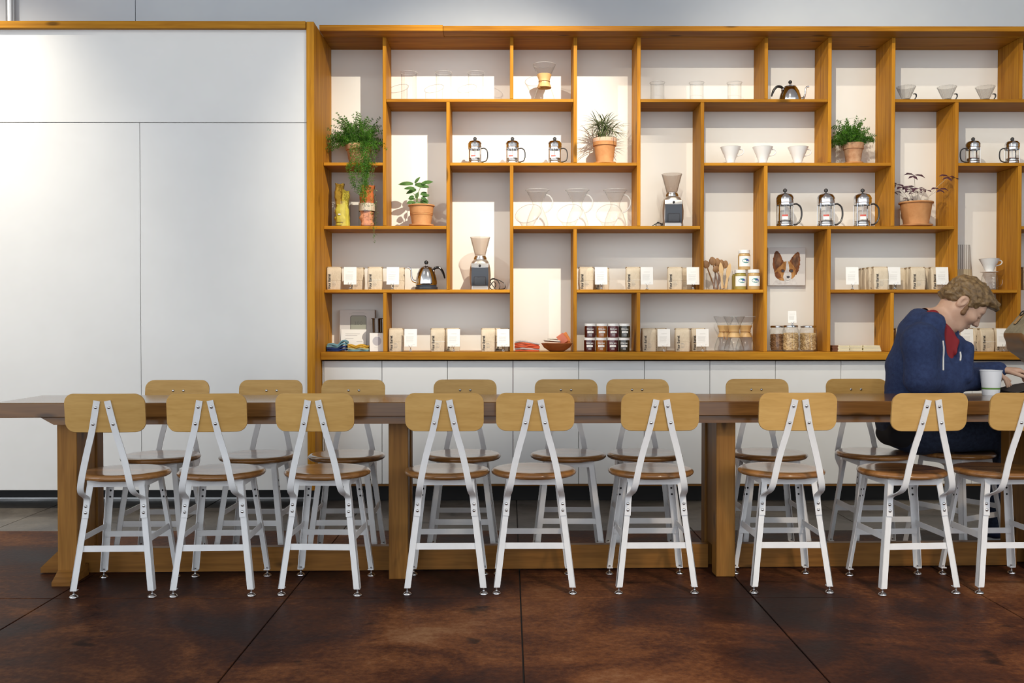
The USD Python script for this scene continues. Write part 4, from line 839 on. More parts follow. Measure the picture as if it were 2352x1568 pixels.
for row, z0 in (('upper', 0.0845), ('lower', 0.0)):
    for px, m, c in ((1354, 'dark_red', 'dark red'), (1380.5, 'amber', 'amber'), (1407, 'berry', 'berry red'), (1433, 'dark_green', 'dark olive')):
        x, y, z = spot_at(px, 5, D); make_jam(f'white-lidded jar of {c} jam in the {row} layer', (x + (0.004 if row == 'upper' else 0), y, z + z0), 'jam_' + m, c)
# nut butter jars
plain('nut_butter', (0.50, 0.32, 0.13), 0.3); plain('olive_butter', (0.34, 0.27, 0.06), 0.3); plain('green_oval', (0.03, 0.22, 0.20), 0.5); plain('blue_spot', (0.05, 0.06, 0.40), 0.5)
def make_nut(label, loc, m, rz=0, h=0.121, r=0.037):
    t = thing('nut_butter_jar', label, 'jar', loc, rz, 'white-lidded jars with green oval labels')
    obj('jar', lathe([(0, 0), (r * .92, 0), (r, 0.006), (r, h * .72), (r * .90, h * .80), (r * .84, h * .83), (0, h * .83)], 32), m, t, smooth=40)
    obj('lid', lathe([(0, h * .83), (r * .93, h * .83), (r * .94, h * .85), (r * .94, h * .985), (r * .91, h), (0, h)], 32), 'ceramic', t, smooth=30)
    def patch(poly_pts, off):
        P = Polygon(poly_pts); m_ = extr(P, 0.0004) if False else None
        n = len(poly_pts); c = np.mean(poly_pts, 0); pts = np.vstack([poly_pts, [c]]); a = pts[:, 0] / r; rr = r + off
        return trimesh.Trimesh(np.stack([rr * np.sin(a), -rr * np.cos(a), pts[:, 1]], 1), [(n, i, (i + 1) % n) for i in range(n)], process=False)
    a = np.linspace(-1.15, 1.15, 14) * r; V = [(x, z) for x in a for z in (h * .17, h * .68)]; rr = r + .0004
    lb = trimesh.Trimesh([(rr * math.sin(x / r), -rr * math.cos(x / r), z) for x, z in V], [f for i in range(13) for f in ((2 * i, 2 * i + 2, 2 * i + 3), (2 * i, 2 * i + 3, 2 * i + 1))], process=False)
    obj('paper_label', lb, 'paper_white', t)
    el = lambda cx, cz, w, hh: np.array([(cx + w * math.cos(q), cz + hh * math.sin(q)) for q in np.linspace(0, 2 * PI, 24, endpoint=False)])
    obj('green_oval', patch(el(0.001, h * .45, .0225, .0135), .0009), 'green_oval', t); obj('blue_spot', patch(el(0.012, h * .485, .009, .0055), .0012), 'blue_spot', t)
    obj('white_mark', cat([patch(el(-0.003, h * .43, .0025, .007), .0014), patch(el(0.003, h * .40, .006, .002), .0014), patch(el(0.016, h * .49, .0022, .0018), .0016)]), 'paper_white', t)
    return t
D = 5.84
make_nut('white-lidded jar with green oval label, front left of the lower jars', spot_at(1700, 4, D), 'olive_butter', 6); make_nut('white-lidded jar with green oval label, right lower one by the divider', spot_at(1731, 4, 5.815), 'nut_butter', 4)
make_nut('white-lidded jar of spread, rear left behind the others', spot_at(1695, 4, 5.93), 'olive_butter', 40)
x, y, z = spot_at(1709, 4, 5.85); make_nut('white-lidded jar with green oval label, stacked on top of the others', (x, y, z + 0.1213), 'nut_butter', 3)
# spoon jar and its spoons
D = 5.86; x, y, z = spot_at(1647, 4, D)
t = thing('spoon_jar', 'clear glass jar full of wooden spoons and spreaders', 'glass jar', (x, y, z)); obj('jar_wall', glathe([(0, 0), (.062, 0), (.066, .004), (.066, .10), (.064, .103), (.062, .10), (.062, .006), (0, .005)], 40), 'clear_glass', t, smooth=40)
def make_spoon(label, px0, px1, ptop, yy, spread=False, lean=0):
    b = np.array([x + (px0 - 1647) * .00243, y + yy, z + 0.007]); e = np.array([X(px1, D), y + yy * 1.3 + lean, top(ptop, D)]); L = np.linalg.norm(e - b); d = (e - b) / L
    t = thing('wooden_spreader' if spread else 'wooden_spoon', label, 'spreader' if spread else 'spoon', b, 0, 'wooden spoons in the glass jar'); pt = lambda u: d * L * u
    if spread:
        us = np.linspace(0, 1, 14); w = np.interp(us, [0, .1, .45, .55, .75, .9, 1], [.007, .008, .006, .012, .014, .010, .002])
        obj('spreader_body', sweep([pt(u) for u in us], [(-1, -.22), (1, -.22), (1, .22), (-1, .22)], wdir=(1, 0, 0), scale=w), 'pale_wood', t)
    else:
        obj('spoon_handle', tube([pt(0), pt(.4), pt(.80)], .005, 8, [1, .85, .8]), 'spoon_wood', t)
        us = np.linspace(0, 1, 12); prof = [(math.cos(a), .28 * math.sin(a)) for a in np.linspace(0, 2 * PI, 14, endpoint=False)]
        obj('spoon_bowl', sweep([pt(.74 + .26 * u) for u in us], prof, wdir=(1, 0, 0.0), scale=[.004 + .018 * math.sin(PI * min(1, .08 + .92 * u)) ** .8 * (1 if u < 1 else .2) for u in us]), 'spoon_wood', t, smooth=60)
for a in (('second spoon from left in the glass jar', 1650, 1633, 590, -.01), ('wooden spoon in the middle of the jar', 1640, 1649, 592, .015), ('wooden spoon right of middle in the jar', 1650, 1660, 595, .03), ('leftmost wooden spoon, leaning out over the jar rim', 1642, 1618, 598, .0), ('wooden spoon crossing from left in the jar', 1662, 1638, 612, -.035), ('rightmost thin wooden spoon in the jar', 1650, 1671, 597, .035)):
    make_spoon(*a)
make_spoon('pale wooden spreader tied with a white band, in the jar', 1656, 1649, 604, -.05, True); make_spoon('pale wooden spreader at the right of the jar', 1664, 1671, 606, -.045, True)
# dog portrait
t = thing('dog_portrait', 'small square canvas painting of a brown and white dog\'s head', 'painting', (X(1807, 6.0, 610), 6.03, Z(655, 6.0)))
PWx = (X(1850.5, 6.0, 610) - X(1764.5, 6.0, 610)); PHt = Z(568, 6.0) - Z(655, 6.0)
obj('canvas', bev(-PWx / 2, PWx / 2, -0.030, 0.0, 0, PHt, 0.001), 'canvas_white', t, smooth=False)
plain('canvas_white', (0.74, 0.72, 0.70), 0.7)
mottled('fur_tan', (0.30, 0.115, 0.025), (0.55, 0.28, 0.09), 45, 0.8, stretch=(1, 1, .5)); mottled('fur_brown', (0.10, 0.03, 0.012), (0.32, 0.11, 0.03), 40, 0.8, stretch=(1, 1, .4)); mottled('fur_pale', (0.58, 0.55, 0.53), (0.76, 0.74, 0.72), 30, 0.8); mottled('fur_inner', (0.11, 0.05, 0.028), (0.30, 0.15, 0.075), 40, 0.8, stretch=(1, 1, .4))
plain('nose_dark', (0.05, 0.042, 0.045), 0.5)
def dog(pts, layer, m, name, rag=0.0):
    P = [((px - 288) / 528 * PWx, (572 - py) / 528 * PHt) for px, py in pts]; P = Polygon(P)
    if rag:
        r_ = np.random.default_rng(len(pts)); ring = np.array(P.segmentize(0.004).exterior.coords)[:-1]; c = ring.mean(0); dd = ring - c; dd /= np.linalg.norm(dd, axis=1)[:, None]; P = Polygon(ring + dd * r_.uniform(-rag, rag, (len(ring), 1))).buffer(0)
    if P.geom_type != 'Polygon': P = max(P.geoms, key=lambda g_: g_.area)
    obj(name, move(upright(extr(P, 0.0003)), (0, -0.030 - 0.00031 * layer, 0)), m, t, smooth=False)
dog([(95, 560), (110, 520), (160, 488), (260, 515), (400, 480), (435, 530), (440, 560)], 0, 'fur_pale', 'painted_chest', .002)
dog([(90, 270), (95, 200), (115, 120), (140, 92), (165, 100), (205, 150), (235, 230), (250, 260), (230, 330), (175, 360), (120, 400), (100, 340)], 1, 'fur_brown', 'painted_ear', .002); dog([(325, 240), (350, 195), (400, 135), (445, 105), (465, 120), (478, 200), (475, 280), (455, 370), (420, 430), (390, 400), (350, 280)], 1, 'fur_brown', 'painted_ear', .002)
dog([(115, 250), (125, 160), (148, 115), (180, 150), (205, 220), (200, 290), (140, 320)], 2, 'fur_inner', 'painted_ear_inner', .0015); dog([(360, 230), (400, 165), (440, 125), (462, 180), (455, 270), (420, 330), (390, 300)], 2, 'fur_inner', 'painted_ear_inner', .0015)
dog([(115, 395), (160, 330), (215, 290), (240, 245), (290, 235), (340, 250), (385, 300), (415, 350), (415, 420), (380, 470), (320, 500), (240, 510), (180, 495), (135, 460)], 3, 'fur_tan', 'painted_face', .0015)
dog([(115, 395), (160, 380), (200, 420), (215, 470), (160, 480), (130, 455)], 4, 'fur_brown', 'painted_cheek', .002)
dog([(285, 240), (305, 238), (318, 300), (325, 350), (350, 400), (358, 450), (340, 505), (295, 525), (255, 505), (235, 460), (245, 410), (275, 350), (278, 290)], 5, 'fur_pale', 'painted_muzzle', .001)
for cx in (228, 350): dog([(cx + 34 * math.cos(a), 368 + 24 * math.sin(a)) for a in np.linspace(0, 2 * PI, 14)[:-1]], 6, 'fur_brown', 'painted_eye_shadow'); dog([(cx + 4 + 21 * math.cos(a), 372 + 17 * math.sin(a)) for a in np.linspace(0, 2 * PI, 14)[:-1]], 7, 'nose_dark', 'painted_eye')
dog([(285, 445), (305, 438), (330, 445), (328, 465), (308, 475), (288, 465)], 6, 'nose_dark', 'painted_nose'); dog([(262, 490), (300, 502), (340, 485), (330, 500), (300, 512), (270, 503)], 6, 'print_grey', 'painted_mouth')
dog([(258, 508), (300, 518), (338, 505), (320, 522), (290, 528)], 6, 'paper_white', 'painted_chin')
# granola jars
mottled('granola', (0.40, 0.25, 0.10), (0.66, 0.49, 0.26), 60, 0.8); mottled('granola_dark', (0.16, 0.075, 0.03), (0.36, 0.20, 0.09), 60, 0.8)
gr = np.random.default_rng(3)
def make_granola(label, loc, h, r, m, fill):
    t = thing('granola_jar', label, 'jar', loc, 0, 'glass jars of granola')
    obj('jar_wall', glathe([(0, 0), (r * .94, 0), (r, .005), (r, h * .80), (r * .93, h * .87), (r * .86, h * .90), (r * .86, h * .95), (r * .83, h * .95), (r * .83, h * .89), (r * .96, h * .80), (r * .96, .008), (0, .006)], 40), 'clear_glass', t, smooth=40)
    obj('lid', lathe([(0, h * .935), (r * .92, h * .925), (r * .93, h * .94), (r * .93, h * .985), (r * .89, h), (0, h)], 36), 'steel', t, smooth=30)
    L_ = [lathe([(0, .008), (r * .86, .008), (r * .87, h * fill * .97), (r * .5, h * fill * 1.02), (0, h * fill)], 24)]
    for i in range(420):
        a, q = gr.uniform(0, 2 * PI), gr.uniform(.0, 1); zz = .012 + (h * fill - .012) * q; rr = r * .87
        if i > 350: zz, rr = h * fill * .99, r * .85 * math.sqrt(gr.random())
        b = trimesh.creation.icosahedron(); b.apply_scale([.0062 * gr.uniform(.6, 1.2), .0045 * gr.uniform(.6, 1.2), .003 * gr.uniform(.7, 1.3)]); b.apply_transform(trimesh.transformations.random_rotation_matrix(gr.random(3))); b.apply_translation((rr * math.cos(a), rr * math.sin(a), zz)); L_.append(b)
    obj('granola', cat(L_), m, t, smooth=False, kind='stuff')
make_granola('glass jar of dark granola, left of three beside the matchbox stacks', spot_at(1786, 5, 5.90), top(748, 5.9) - S(5), .047, 'granola_dark', .66); make_granola('glass jar of pale oat granola, front middle one of three', spot_at(1816, 5, 5.81), top(747, 5.81) - S(5), .047, 'granola', .70); make_granola('glass jar of golden granola, right of three', spot_at(1856, 5, 5.87), top(748, 5.87) - S(5), .051, 'granola', .70)
cx_, cy_, cz_ = spot_at(1821, 5, 5.81)
t = make_card('small white card clipped upright on the middle granola jar', (cx_, cy_ + .012, top(747, 5.81)), 0, w=.052, h=.072, lift=.016)
t.SetCustomDataByKey('group', 'white cards in wire clip stands')
# things in the lower left cell: scale box, sheet, filter on a box, folded cloths
sx0, sx1 = X(781, 5.99, 760), X(862, 5.99, 760)
t = thing('scale_poster', 'pale grey box front with a rounded green scale picture, behind the cloths', 'packaging', ((sx0 + sx1) / 2, 6.0, S(5))); W_ = sx1 - sx0; H_ = Z(711, 5.97) - S(5)
plain('box_grey', (0.66, 0.64, 0.62), 0.6); plain('scale_green', (0.36, 0.37, 0.30), 0.5); plain('scale_edge', (0.10, 0.095, 0.07), 0.5)
obj('box_body', bev(-W_ / 2, W_ / 2, -0.03, 0.03, 0, H_, 0.002), 'box_grey', t, smooth=False)
rr_ = lambda w, h, r, cx, cz: affinity.translate(sbox(-w / 2 + r, -h / 2 + r, w / 2 - r, h / 2 - r).buffer(r), cx, cz)
gx, gz = X(823, 5.97, 742) - (sx0 + sx1) / 2, Z(742, 5.97) - S(5)
obj('scale_picture', move(upright(extr(rr_(.100, .096, .014, gx, gz), .0006)), (0, -.0302, 0)), 'scale_edge', t, smooth=False); obj('scale_picture', move(upright(extr(rr_(.094, .090, .012, gx, gz), .0006)), (0, -.0309, 0)), 'scale_green', t, smooth=False)
tx = upright(text('100', .020, .0003)); L = tx.bounds; obj('digits', move(tx, (gx - (L[0][0] + L[1][0]) / 2, -.0315, gz - .010)), 'scale_digit', t, smooth=False); plain('scale_digit', (0.24, 0.25, 0.20), 0.6)
obj('print', move(bars([(-.03, .045, H_ - .018), (-.05, .06, H_ - .026)], .0016), (0, -.0302, 0)), 'print_grey', t, smooth=False)
px0, px1 = X(781, 5.93, 780), X(839, 5.93, 780); t = thing('info_sheet', 'white printed sheet leaning on the scale box', 'paper sheet', ((px0 + px1) / 2, 5.955, S(5))); H_ = Z(756, 5.95) - S(5); W_ = px1 - px0
q = bev(-W_ / 2, W_ / 2, -.0006, .0006, 0, H_, .0002); pr_ = move(bars([(-W_ * .33, W_ * .25, H_ * .78), (-W_ * .33, W_ * .15, H_ * .70), (-W_ * .33, .0, H_ * .58), (W_ * .12, W_ * .36, H_ * .42)], .002), (0, -.0006, 0))
obj('sheet', rot(q, -6, (1, 0, 0)), 'paper_white', t, smooth=False); obj('print', rot(pr_, -6, (1, 0, 0)), 'print_grey', t, smooth=False)
bx0, bx1 = X(849, 5.84, 780), X(881, 5.84, 780); t = thing('filter_box', 'small white box with a grey disc, under the dark metal filter', 'box', ((bx0 + bx1) / 2, 5.87, S(5))); H_ = Z(764.5, 5.84) - S(5); W_ = bx1 - bx0
obj('box_body', bev(-W_ / 2, W_ / 2, -.035, .035, 0, H_, .001), 'paper_white', t, smooth=False); plain('disc_grey', (0.50, 0.49, 0.53), 0.6); plain('pink_mark', (0.72, 0.35, 0.36), 0.6)
obj('printed_disc', move(upright(extr(Point(.003, H_ * .56).buffer(.027).intersection(sbox(-W_ / 2, 0, W_ / 2, H_)), .0004)), (0, -.0351, 0)), 'disc_grey', t, smooth=False); obj('printed_mark', move(bars([(0.006, .012, H_ * .87)], .004), (0, -.0351, 0)), 'pink_mark', t, smooth=False)
obj('print', move(bars([(-.012, .008, H_ * .2)], .0015), (0, -.0351, 0)), 'print_pale', t, smooth=False)
fh = Z(731, 5.87) - S(5) - H_; t = thing('metal_filter', 'dark metal mesh coffee filter cup standing on the small white box', 'coffee filter', ((bx0 + bx1) / 2 - .001, 5.87, S(5) + H_ + .0004))
obj('filter_cup', lathe([(0, 0), (.027, 0), (.029, .003), (.0295, fh - .004), (.0355, fh - .003), (.0355, fh), (.027, fh), (.027, .005), (0, .004)], 32), 'dark_steel', t, smooth=30)
obj('filter_ribs', cat([box(.0295 * math.cos(a) - .0008, .0295 * math.cos(a) + .0008, .0295 * math.sin(a) - .0008, .0295 * math.sin(a) + .0008, .004, fh - .006) for a in np.linspace(0, 2 * PI, 10)[:-1]]), 'dark_steel', t, smooth=False)
def cloth_layers(x0, x1, y0, y1, z0, z1, n, seed, wav):
    """A folded cloth: n thin rounded layers, rippled along x."""
    out = []; th = (z1 - z0) / n; r_ = np.random.default_rng(seed)
    for i in range(n):
        xs_ = np.linspace(x0 + r_.uniform(0, .006), x1 - r_.uniform(0, .006), 14); rings = []
        for x_ in xs_:
            u = (x_ - x0) / (x1 - x0); dz = wav(u) * (i + 1) / n; y_a = y0 + .004 * math.sin(9 * u + i * 2 + seed)
            a, b = max(z0 + th * i + dz, z0 + .0025 * i), max(z0 + th * (i + .92) + dz, z0 + .0025 * i + .0022); m_ = (a + b) / 2
            rings.append(np.array([(x_, y_a + th * .25, a), (x_, y_a, m_), (x_, y_a + th * .25, b), (x_, y1 - .002, b), (x_, y1, m_), (x_, y1 - .002, a)]))
        out.append(loft(rings))
    return out
for n_, c in (('blue', (0.012, 0.035, 0.16)), ('light_blue', (0.16, 0.34, 0.42)), ('yellow', (0.62, 0.36, 0.03)), ('pale_green', (0.40, 0.45, 0.32)), ('orange_red', (0.62, 0.10, 0.035)), ('grey', (0.5, 0.47, 0.46)), ('mustard', (0.36, 0.22, 0.02)), ('lime', (0.62, 0.52, 0.06)), ('orange', (0.52, 0.13, 0.03)), ('peach', (0.66, 0.27, 0.13))): mottled('cloth_' + n_, tuple(.85 * q for q in c), c, 40, 0.9, .002)
a, b = X(750, 5.83, 800), X(797, 5.83, 800); t = thing('blue_cloth', 'folded dark and light blue cloth on the ledge at far left', 'cloth', ((a + b) / 2, 5.87, S(5))); w = (b - a) / 2
for i, m_ in enumerate(cloth_layers(-w, w, -.045, .04, 0, .046, 4, 1, lambda u: .022 * max(0, math.sin((u - .55) * 6)) + .004 * math.sin(9 * u))): obj('fold', m_, 'cloth_blue' if i < 2 else 'cloth_light_blue', t)
a, b = X(797.5, 5.83, 800), X(847, 5.83, 800); t = thing('yellow_cloth', 'folded yellow and pale cloth beside the blue one', 'cloth', ((a + b) / 2, 5.87, S(5))); w = (b - a) / 2
for i, m_ in enumerate(cloth_layers(-w, w, -.045, .04, 0, .040, 4, 2, lambda u: .005 * math.sin(11 * u + 1))): obj('fold', m_, ['cloth_light_blue', 'cloth_pale_green', 'cloth_yellow', 'cloth_yellow'][i], t)
# cloth rolls in glass vases, third row
def bundle(label, px, w, parts_, band):
    t = thing('cloth_in_glass', label, 'cloth bundle', spot_at(px, 3, 5.87)); r_ = np.random.default_rng(int(px))
    def lump(cx, cy, rw, rd, z0, z1, m_, nm):
        R = []
        for u in np.linspace(0, 1, 12):
            z_ = z0 + (z1 - z0) * u; s_ = .94 + .06 * math.sin(u * 14 + cx * 90); q = rring(2 * rw * s_, 2 * rd * s_, min(rw, rd) * .55, z_, 6, cx + .003 * math.sin(u * 8), cy)
            q[:, :2] += (meshkit.noise(q * 55 + px) - .5)[:, None] * .010; q[:, 2] += (.006 * np.sin(q[:, 0] * 130) if u > .9 else 0); R.append(q)
        obj(nm, loft(R), m_, t, smooth=50)
    for p_ in parts_: lump(*p_)
    h = .155; obj('glass_vase', glathe([(0, 0), (w * .97, 0), (w, .004), (w, h), (w - .002, h), (w - .002, .005), (0, .004)], 36), 'clear_glass', t, smooth=40)
    if band: obj('paper_band', lathe([(w * .96, .098), (w * .985, .098), (w * .985, .145), (w * .96, .145), (w * .96, .098)], 30), 'kraft', t)
    return t
plain('tag_white', (.85, .85, .85), .6)
t = bundle('mustard and yellow cloth rolled up in a glass, third row far left', 786, .051, [(-.013, .004, .028, .033, .006, .085, 'cloth_lime', 'cloth_fold'), (-.017, .006, .027, .03, .086, .262, 'cloth_mustard', 'cloth_fold'), (.021, -.004, .022, .030, .006, .222, 'cloth_lime', 'cloth_roll'), (-.008, -.012, .030, .028, .030, .135, 'cloth_lime', 'cloth_roll')], False)
obj('care_tag', box(-.018, -.004, -.0410, -.0400, .072, .080), 'tag_white', t, smooth=False)
bundle('orange cloth with a paper band in a glass, under the trailing fern', 843, .051, [(0, .0, .040, .036, .006, .098, 'cloth_peach', 'cloth_fold'), (.002, 0, .042, .036, .099, .255, 'cloth_orange', 'cloth_fold'), (-.030, .01, .014, .026, .10, .215, 'cloth_orange', 'cloth_fold')], True)
# orange bundle and the wooden bowl
a, b = X(1182, 5.82, 800), X(1240, 5.82, 800); t = thing('orange_cloth', 'crumpled orange-red folded cloth beside the wooden bowl', 'cloth', ((a + b) / 2, 5.87, S(5))); w = (b - a) / 2
for i, m_ in enumerate(cloth_layers(-w, w, -.05, .045, 0, .058, 6, 5, lambda u: -.028 * max(0, u - .25) + .012 * math.sin(min(u, .35) * 4))): obj('fold', m_, 'cloth_grey' if i in (1, 5) else 'cloth_orange_red', t)
D = 5.80; x, y, z = spot_at(1279, 5, D); R_ = .095
t = thing('wooden_bowl', 'shallow reddish wooden bowl holding little packets', 'bowl', (x, y, z)); obj('bowl_body', lathe([(0, .0), (.040, 0), (.048, .004), (.078, .024), (R_, .050), (R_ - .004, .051), (.074, .028), (.044, .010), (0, .008)], 44), 'bowl_wood', t, smooth=40)
mottled('bowl_wood', (0.20, 0.055, 0.018), (0.36, 0.12, 0.04), 14, 0.4, stretch=(.3, 1, 1))
plain('foil_pale', (.70, .67, .60), .4); plain('packet_orange', (.68, .22, .05), .5); plain('packet_coral', (.66, .20, .12), .5)
for i, (dx, dy, dz, ax, az, m_, l) in enumerate(((-.050, -.02, .066, 12, 8, 'foil_pale', 'pale foil packet at the left of the wooden bowl'), (-.010, -.03, .064, 3, -12, 'foil_pale', 'pale foil packet in front of the wooden bowl\'s middle'), (-.02, .03, .074, 8, 25, 'foil_pale', 'pale foil packet at the back of the wooden bowl'), (.030, -.02, .076, 52, 20, 'packet_coral', 'coral packet upright in the wooden bowl'), (.050, .0, .082, 60, -8, 'packet_orange', 'orange packet upright at the bowl\'s right'), (.05, .024, .068, 62, 12, 'packet_orange', 'orange packet leaning out at the bowl\'s right rim'))):
    t = thing('tea_packet', l, 'packet', (x + dx, y + dy, z + dz), az, 'packets in the wooden bowl')
    q = loft([rring(.058, .004, .0015, -.022, 3), rring(.06, .006, .002, -.018, 3), rring(.06, .014, .005, 0, 3), rring(.06, .006, .002, .018, 3), rring(.058, .004, .0015, .022, 3)])
    obj('packet_body', rot(rot(q, 90 - ax * .3 if ax < 20 else 20, (1, 0, 0)), ax if ax > 20 else 4, (0, 1, 0)), m_, t); obj('crimped_edge', move(rot(rot(box(-.029, .029, -.001, .001, .022, .026), 90 - ax * .3 if ax < 20 else 20, (1, 0, 0)), ax if ax > 20 else 4, (0, 1, 0)), (0, 0, 0)), m_, t, smooth=False)
# matchbox-like stacks right of the granola
plain('box_cream', (.78, .72, .50), .6); plain('box_brown', (.16, .055, .02), .6); bi = 0; bp = None
for s_, (a, b, n, yy) in enumerate(((1911.5, 1951.5, 4, 5.80), (1953, 1984, 4, 5.82), (1985, 2026, 4, 5.81))):
    for q in range(n):
        a_, b_ = X(a + q % 2 * .8, 5.8, 800), X(b - (q * 1.0 if s_ == 2 else q % 2), 5.8, 800); w = (b_ - a_); zz = S(5) + q * .0093
        t = thing('chocolate_bar', ['flat cream box with brown end, in the left stack by the granola', 'flat cream box in the middle stack by the granola', 'flat cream box in the right stack by the man'][s_] + [', bottom', ', second from bottom', ', second from top', ', top'][q], 'flat box', ((a_ + b_) / 2, yy + .035, zz), 0, 'small flat boxes stacked on the ledge')
        obj('wrapper', bev(-w / 2, w / 2, -.035, .035, 0, .0085, .0012), 'box_cream', t)
        if s_ == 0: obj('brown_end', bev(-w / 2 - .0003, -w / 2 + .035, -.0353, .0353, -.0001 + .0003, .0087, .0012), 'box_brown', t)
        obj('paper_edge', box(-w / 2 + .04 * (s_ == 0) + .003, w / 2 - .003, -.0354, -.034, .0062, .0072), 'print_grey', t, smooth=False)
# striped linen bag hanging at right
D = 5.98; t = thing('linen_bag', 'pale linen bag with thin stripes hanging behind the man\'s head', 'cloth bag', (X(2214, D, 640), 6.018, SURF[4] + .0004)); H_ = Z(561.5, D) - SURF[4]
def drape(z0, z1, e=0.0, n=10):
    R = []
    for z_ in np.linspace(z0, z1, n):
        u = z_ / H_; wl, wr = -.046, .052 + .022 * (1 - u); xs_ = np.linspace(wl, wr, 24); dep = (.012 + .006 * (1 - u)) * (np.sin(np.linspace(0, PI, 24)) ** .5) + .004 + .0015 * np.sin(xs_ * 400) + e
        R.append(np.vstack([np.stack([xs_, -dep, np.full(24, z_) + .10 * 0], 1), np.stack([xs_[::-1], np.full(24, .0), np.full(24, z_)], 1)]))
    return loft(R)
obj('bag_cloth', drape(0, H_), 'linen', t, smooth=40); plain('linen', (.62, .53, .36), .9)
mat('linen_stripes', {'g': ('texture_coordinate', {}), 'w': ('wave_texture', {'scale': 26.0, 'wave_type': 'bands', 'bands_direction': 'x', 'distortion': 0.6, 'detail': 1}), 'r': ('rgb_ramp', {'ramp': [(0.25, (0.33, 0.31, 0.28)), (0.5, (0.74, 0.72, 0.68))]}), 'p': ('principled_bsdf', {'roughness': 0.9})}, [('g.object', 'w.vector'), ('w.fac', 'r.fac'), ('r.color', 'p.base_color')])
obj('striped_cloth', drape(H_ * .47, H_ + .001, .0006), 'linen_stripes', t, smooth=40)
# paper cup on the table
x, y = X(2276, 4.285, 880), 4.285
t = thing('paper_cup', 'white paper cup with a thin green band on the table', 'cup', (x, y, 0.7454)); plain('cup_paper', (.80, .81, .83), .45); plain('cup_green', (.13, .27, .05), .5); h = .111
rc = lambda z_: .0352 + (.0462 - .0352) * z_ / h
obj('cup_wall', lathe([(0, .004), (rc(0) - .001, .004), (rc(0), 0), (rc(h), h - .002), (rc(h) + .0022, h - .001), (rc(h) + .0022, h + .001), (rc(h) - .0005, h + .001), (rc(h) - .001, h - .003), (rc(0) - .001, .006), (0, .006)], 44), 'cup_paper', t, smooth=40)
obj('green_band', lathe([(rc(.027) + .0003, .027), (rc(.034) + .0003, .034)], 44), 'cup_green', t, smooth=True)
# ---------------------------------------------------------------- people
mottled('skin', (0.48, 0.285, 0.19), (0.57, 0.355, 0.25), 9, 0.5, subsurface_weight=0.08, subsurface_scale=0.01)
plain('lips', (0.42, 0.15, 0.12), 0.45); plain('eye_white', (0.7, 0.68, 0.65), 0.3); plain('iris_dark', (0.05, 0.035, 0.025), 0.2)
mottled('hair', (0.070, 0.038, 0.014), (0.25, 0.155, 0.062), 45, 0.55, 0.004, lo=.3, hi=.7); plain('brow', (0.20, 0.11, 0.045), 0.7); plain('sideburn', (0.17, 0.085, 0.035), 0.7)
mottled('hoodie_blue', (0.013, 0.025, 0.080), (0.021, 0.040, 0.112), 60, 0.9, 0.002); mottled('jeans', (0.008, 0.014, 0.035), (0.018, 0.030, 0.062), 60, 0.85)
plain('shirt_red', (0.22, 0.009, 0.014), 0.8); plain('shirt_pink', (0.42, 0.05, 0.075), 0.8); plain('cord_white', (0.75, 0.74, 0.70), 0.7); plain('shoe_blue', (0.012, 0.02, 0.05), 0.6); plain('black_cloth', (0.006, 0.006, 0.008), 0.9); plain('sole', (.35, .35, .34), .6)
def Rpitch(deg, yaw=0):
    c, s_ = math.cos(math.radians(deg)), math.sin(math.radians(deg)); R = np.array([[c, 0, s_], [0, 1, 0], [-s_, 0, c]])
    a = math.radians(yaw); Rz = np.array([[math.cos(a), -math.sin(a), 0], [math.sin(a), math.cos(a), 0], [0, 0, 1]])
    return Rz @ R
def head_sdf(Q):
    """A head in its own axes: x to the face, z up, about 0.235 m chin to crown."""
    d = ell(Q, (-.012, 0, .035), (.098, .077, .090))
    d = su(d, ell(Q, (.020, 0, -.020), (.070, .064, .085)), .03)
    d = su(d, cap(Q, (.055, -.018, -.088), (.055, .018, -.088), .026), .03)                       # chin
    for s_ in (-1, 1): d = su(d, cap(Q, (-.015, s_ * .052, -.045), (.045, s_ * .028, -.088), .020), .025)  # jaw
    d = su(d, cap(Q, (.066, -.030, .034), (.066, .030, .034), .020), .018)                        # brow
    for s_ in (-1, 1):
        d = su(d, ell(Q, (.060, s_ * .040, -.018), (.026, .022, .020)), .02)                      # cheek
        d = sub(d, ell(Q, (.098, s_ * .033, .012), (.022, .020, .013)), .012)                     # socket
        d = su(d, ell(Q, (.074, s_ * .033, .010), (.0135, .016, .0115)), .004)                    # lid
    d = su(d, cap(Q, (.082, 0, .022), (.108, 0, -.020), 0.0085, .0098), .010)                      # nose
    for s_ in (-1, 1): d = su(d, ell(Q, (.097, s_ * .012, -.024), (.0115, .008, .008)), .006)
    d = su(d, ell(Q, (.083, 0, -.049), (.013, .024, .0075)), .006); d = su(d, ell(Q, (.081, 0, -.060), (.012, .020, .007)), .006)
    d = sub(d, ell(Q, (.096, 0, -.0545), (.012, .022, .0018)), .003)                              # mouth
    for s_ in (-1, 1):
        e = ell(Q, (-.024, s_ * .077, .002), (.020, .010, .033)); e = sub(e, ell(Q, (-.018, s_ * .088, .004), (.011, .009, .020)), .004); d = su(d, e, .006)
    return d
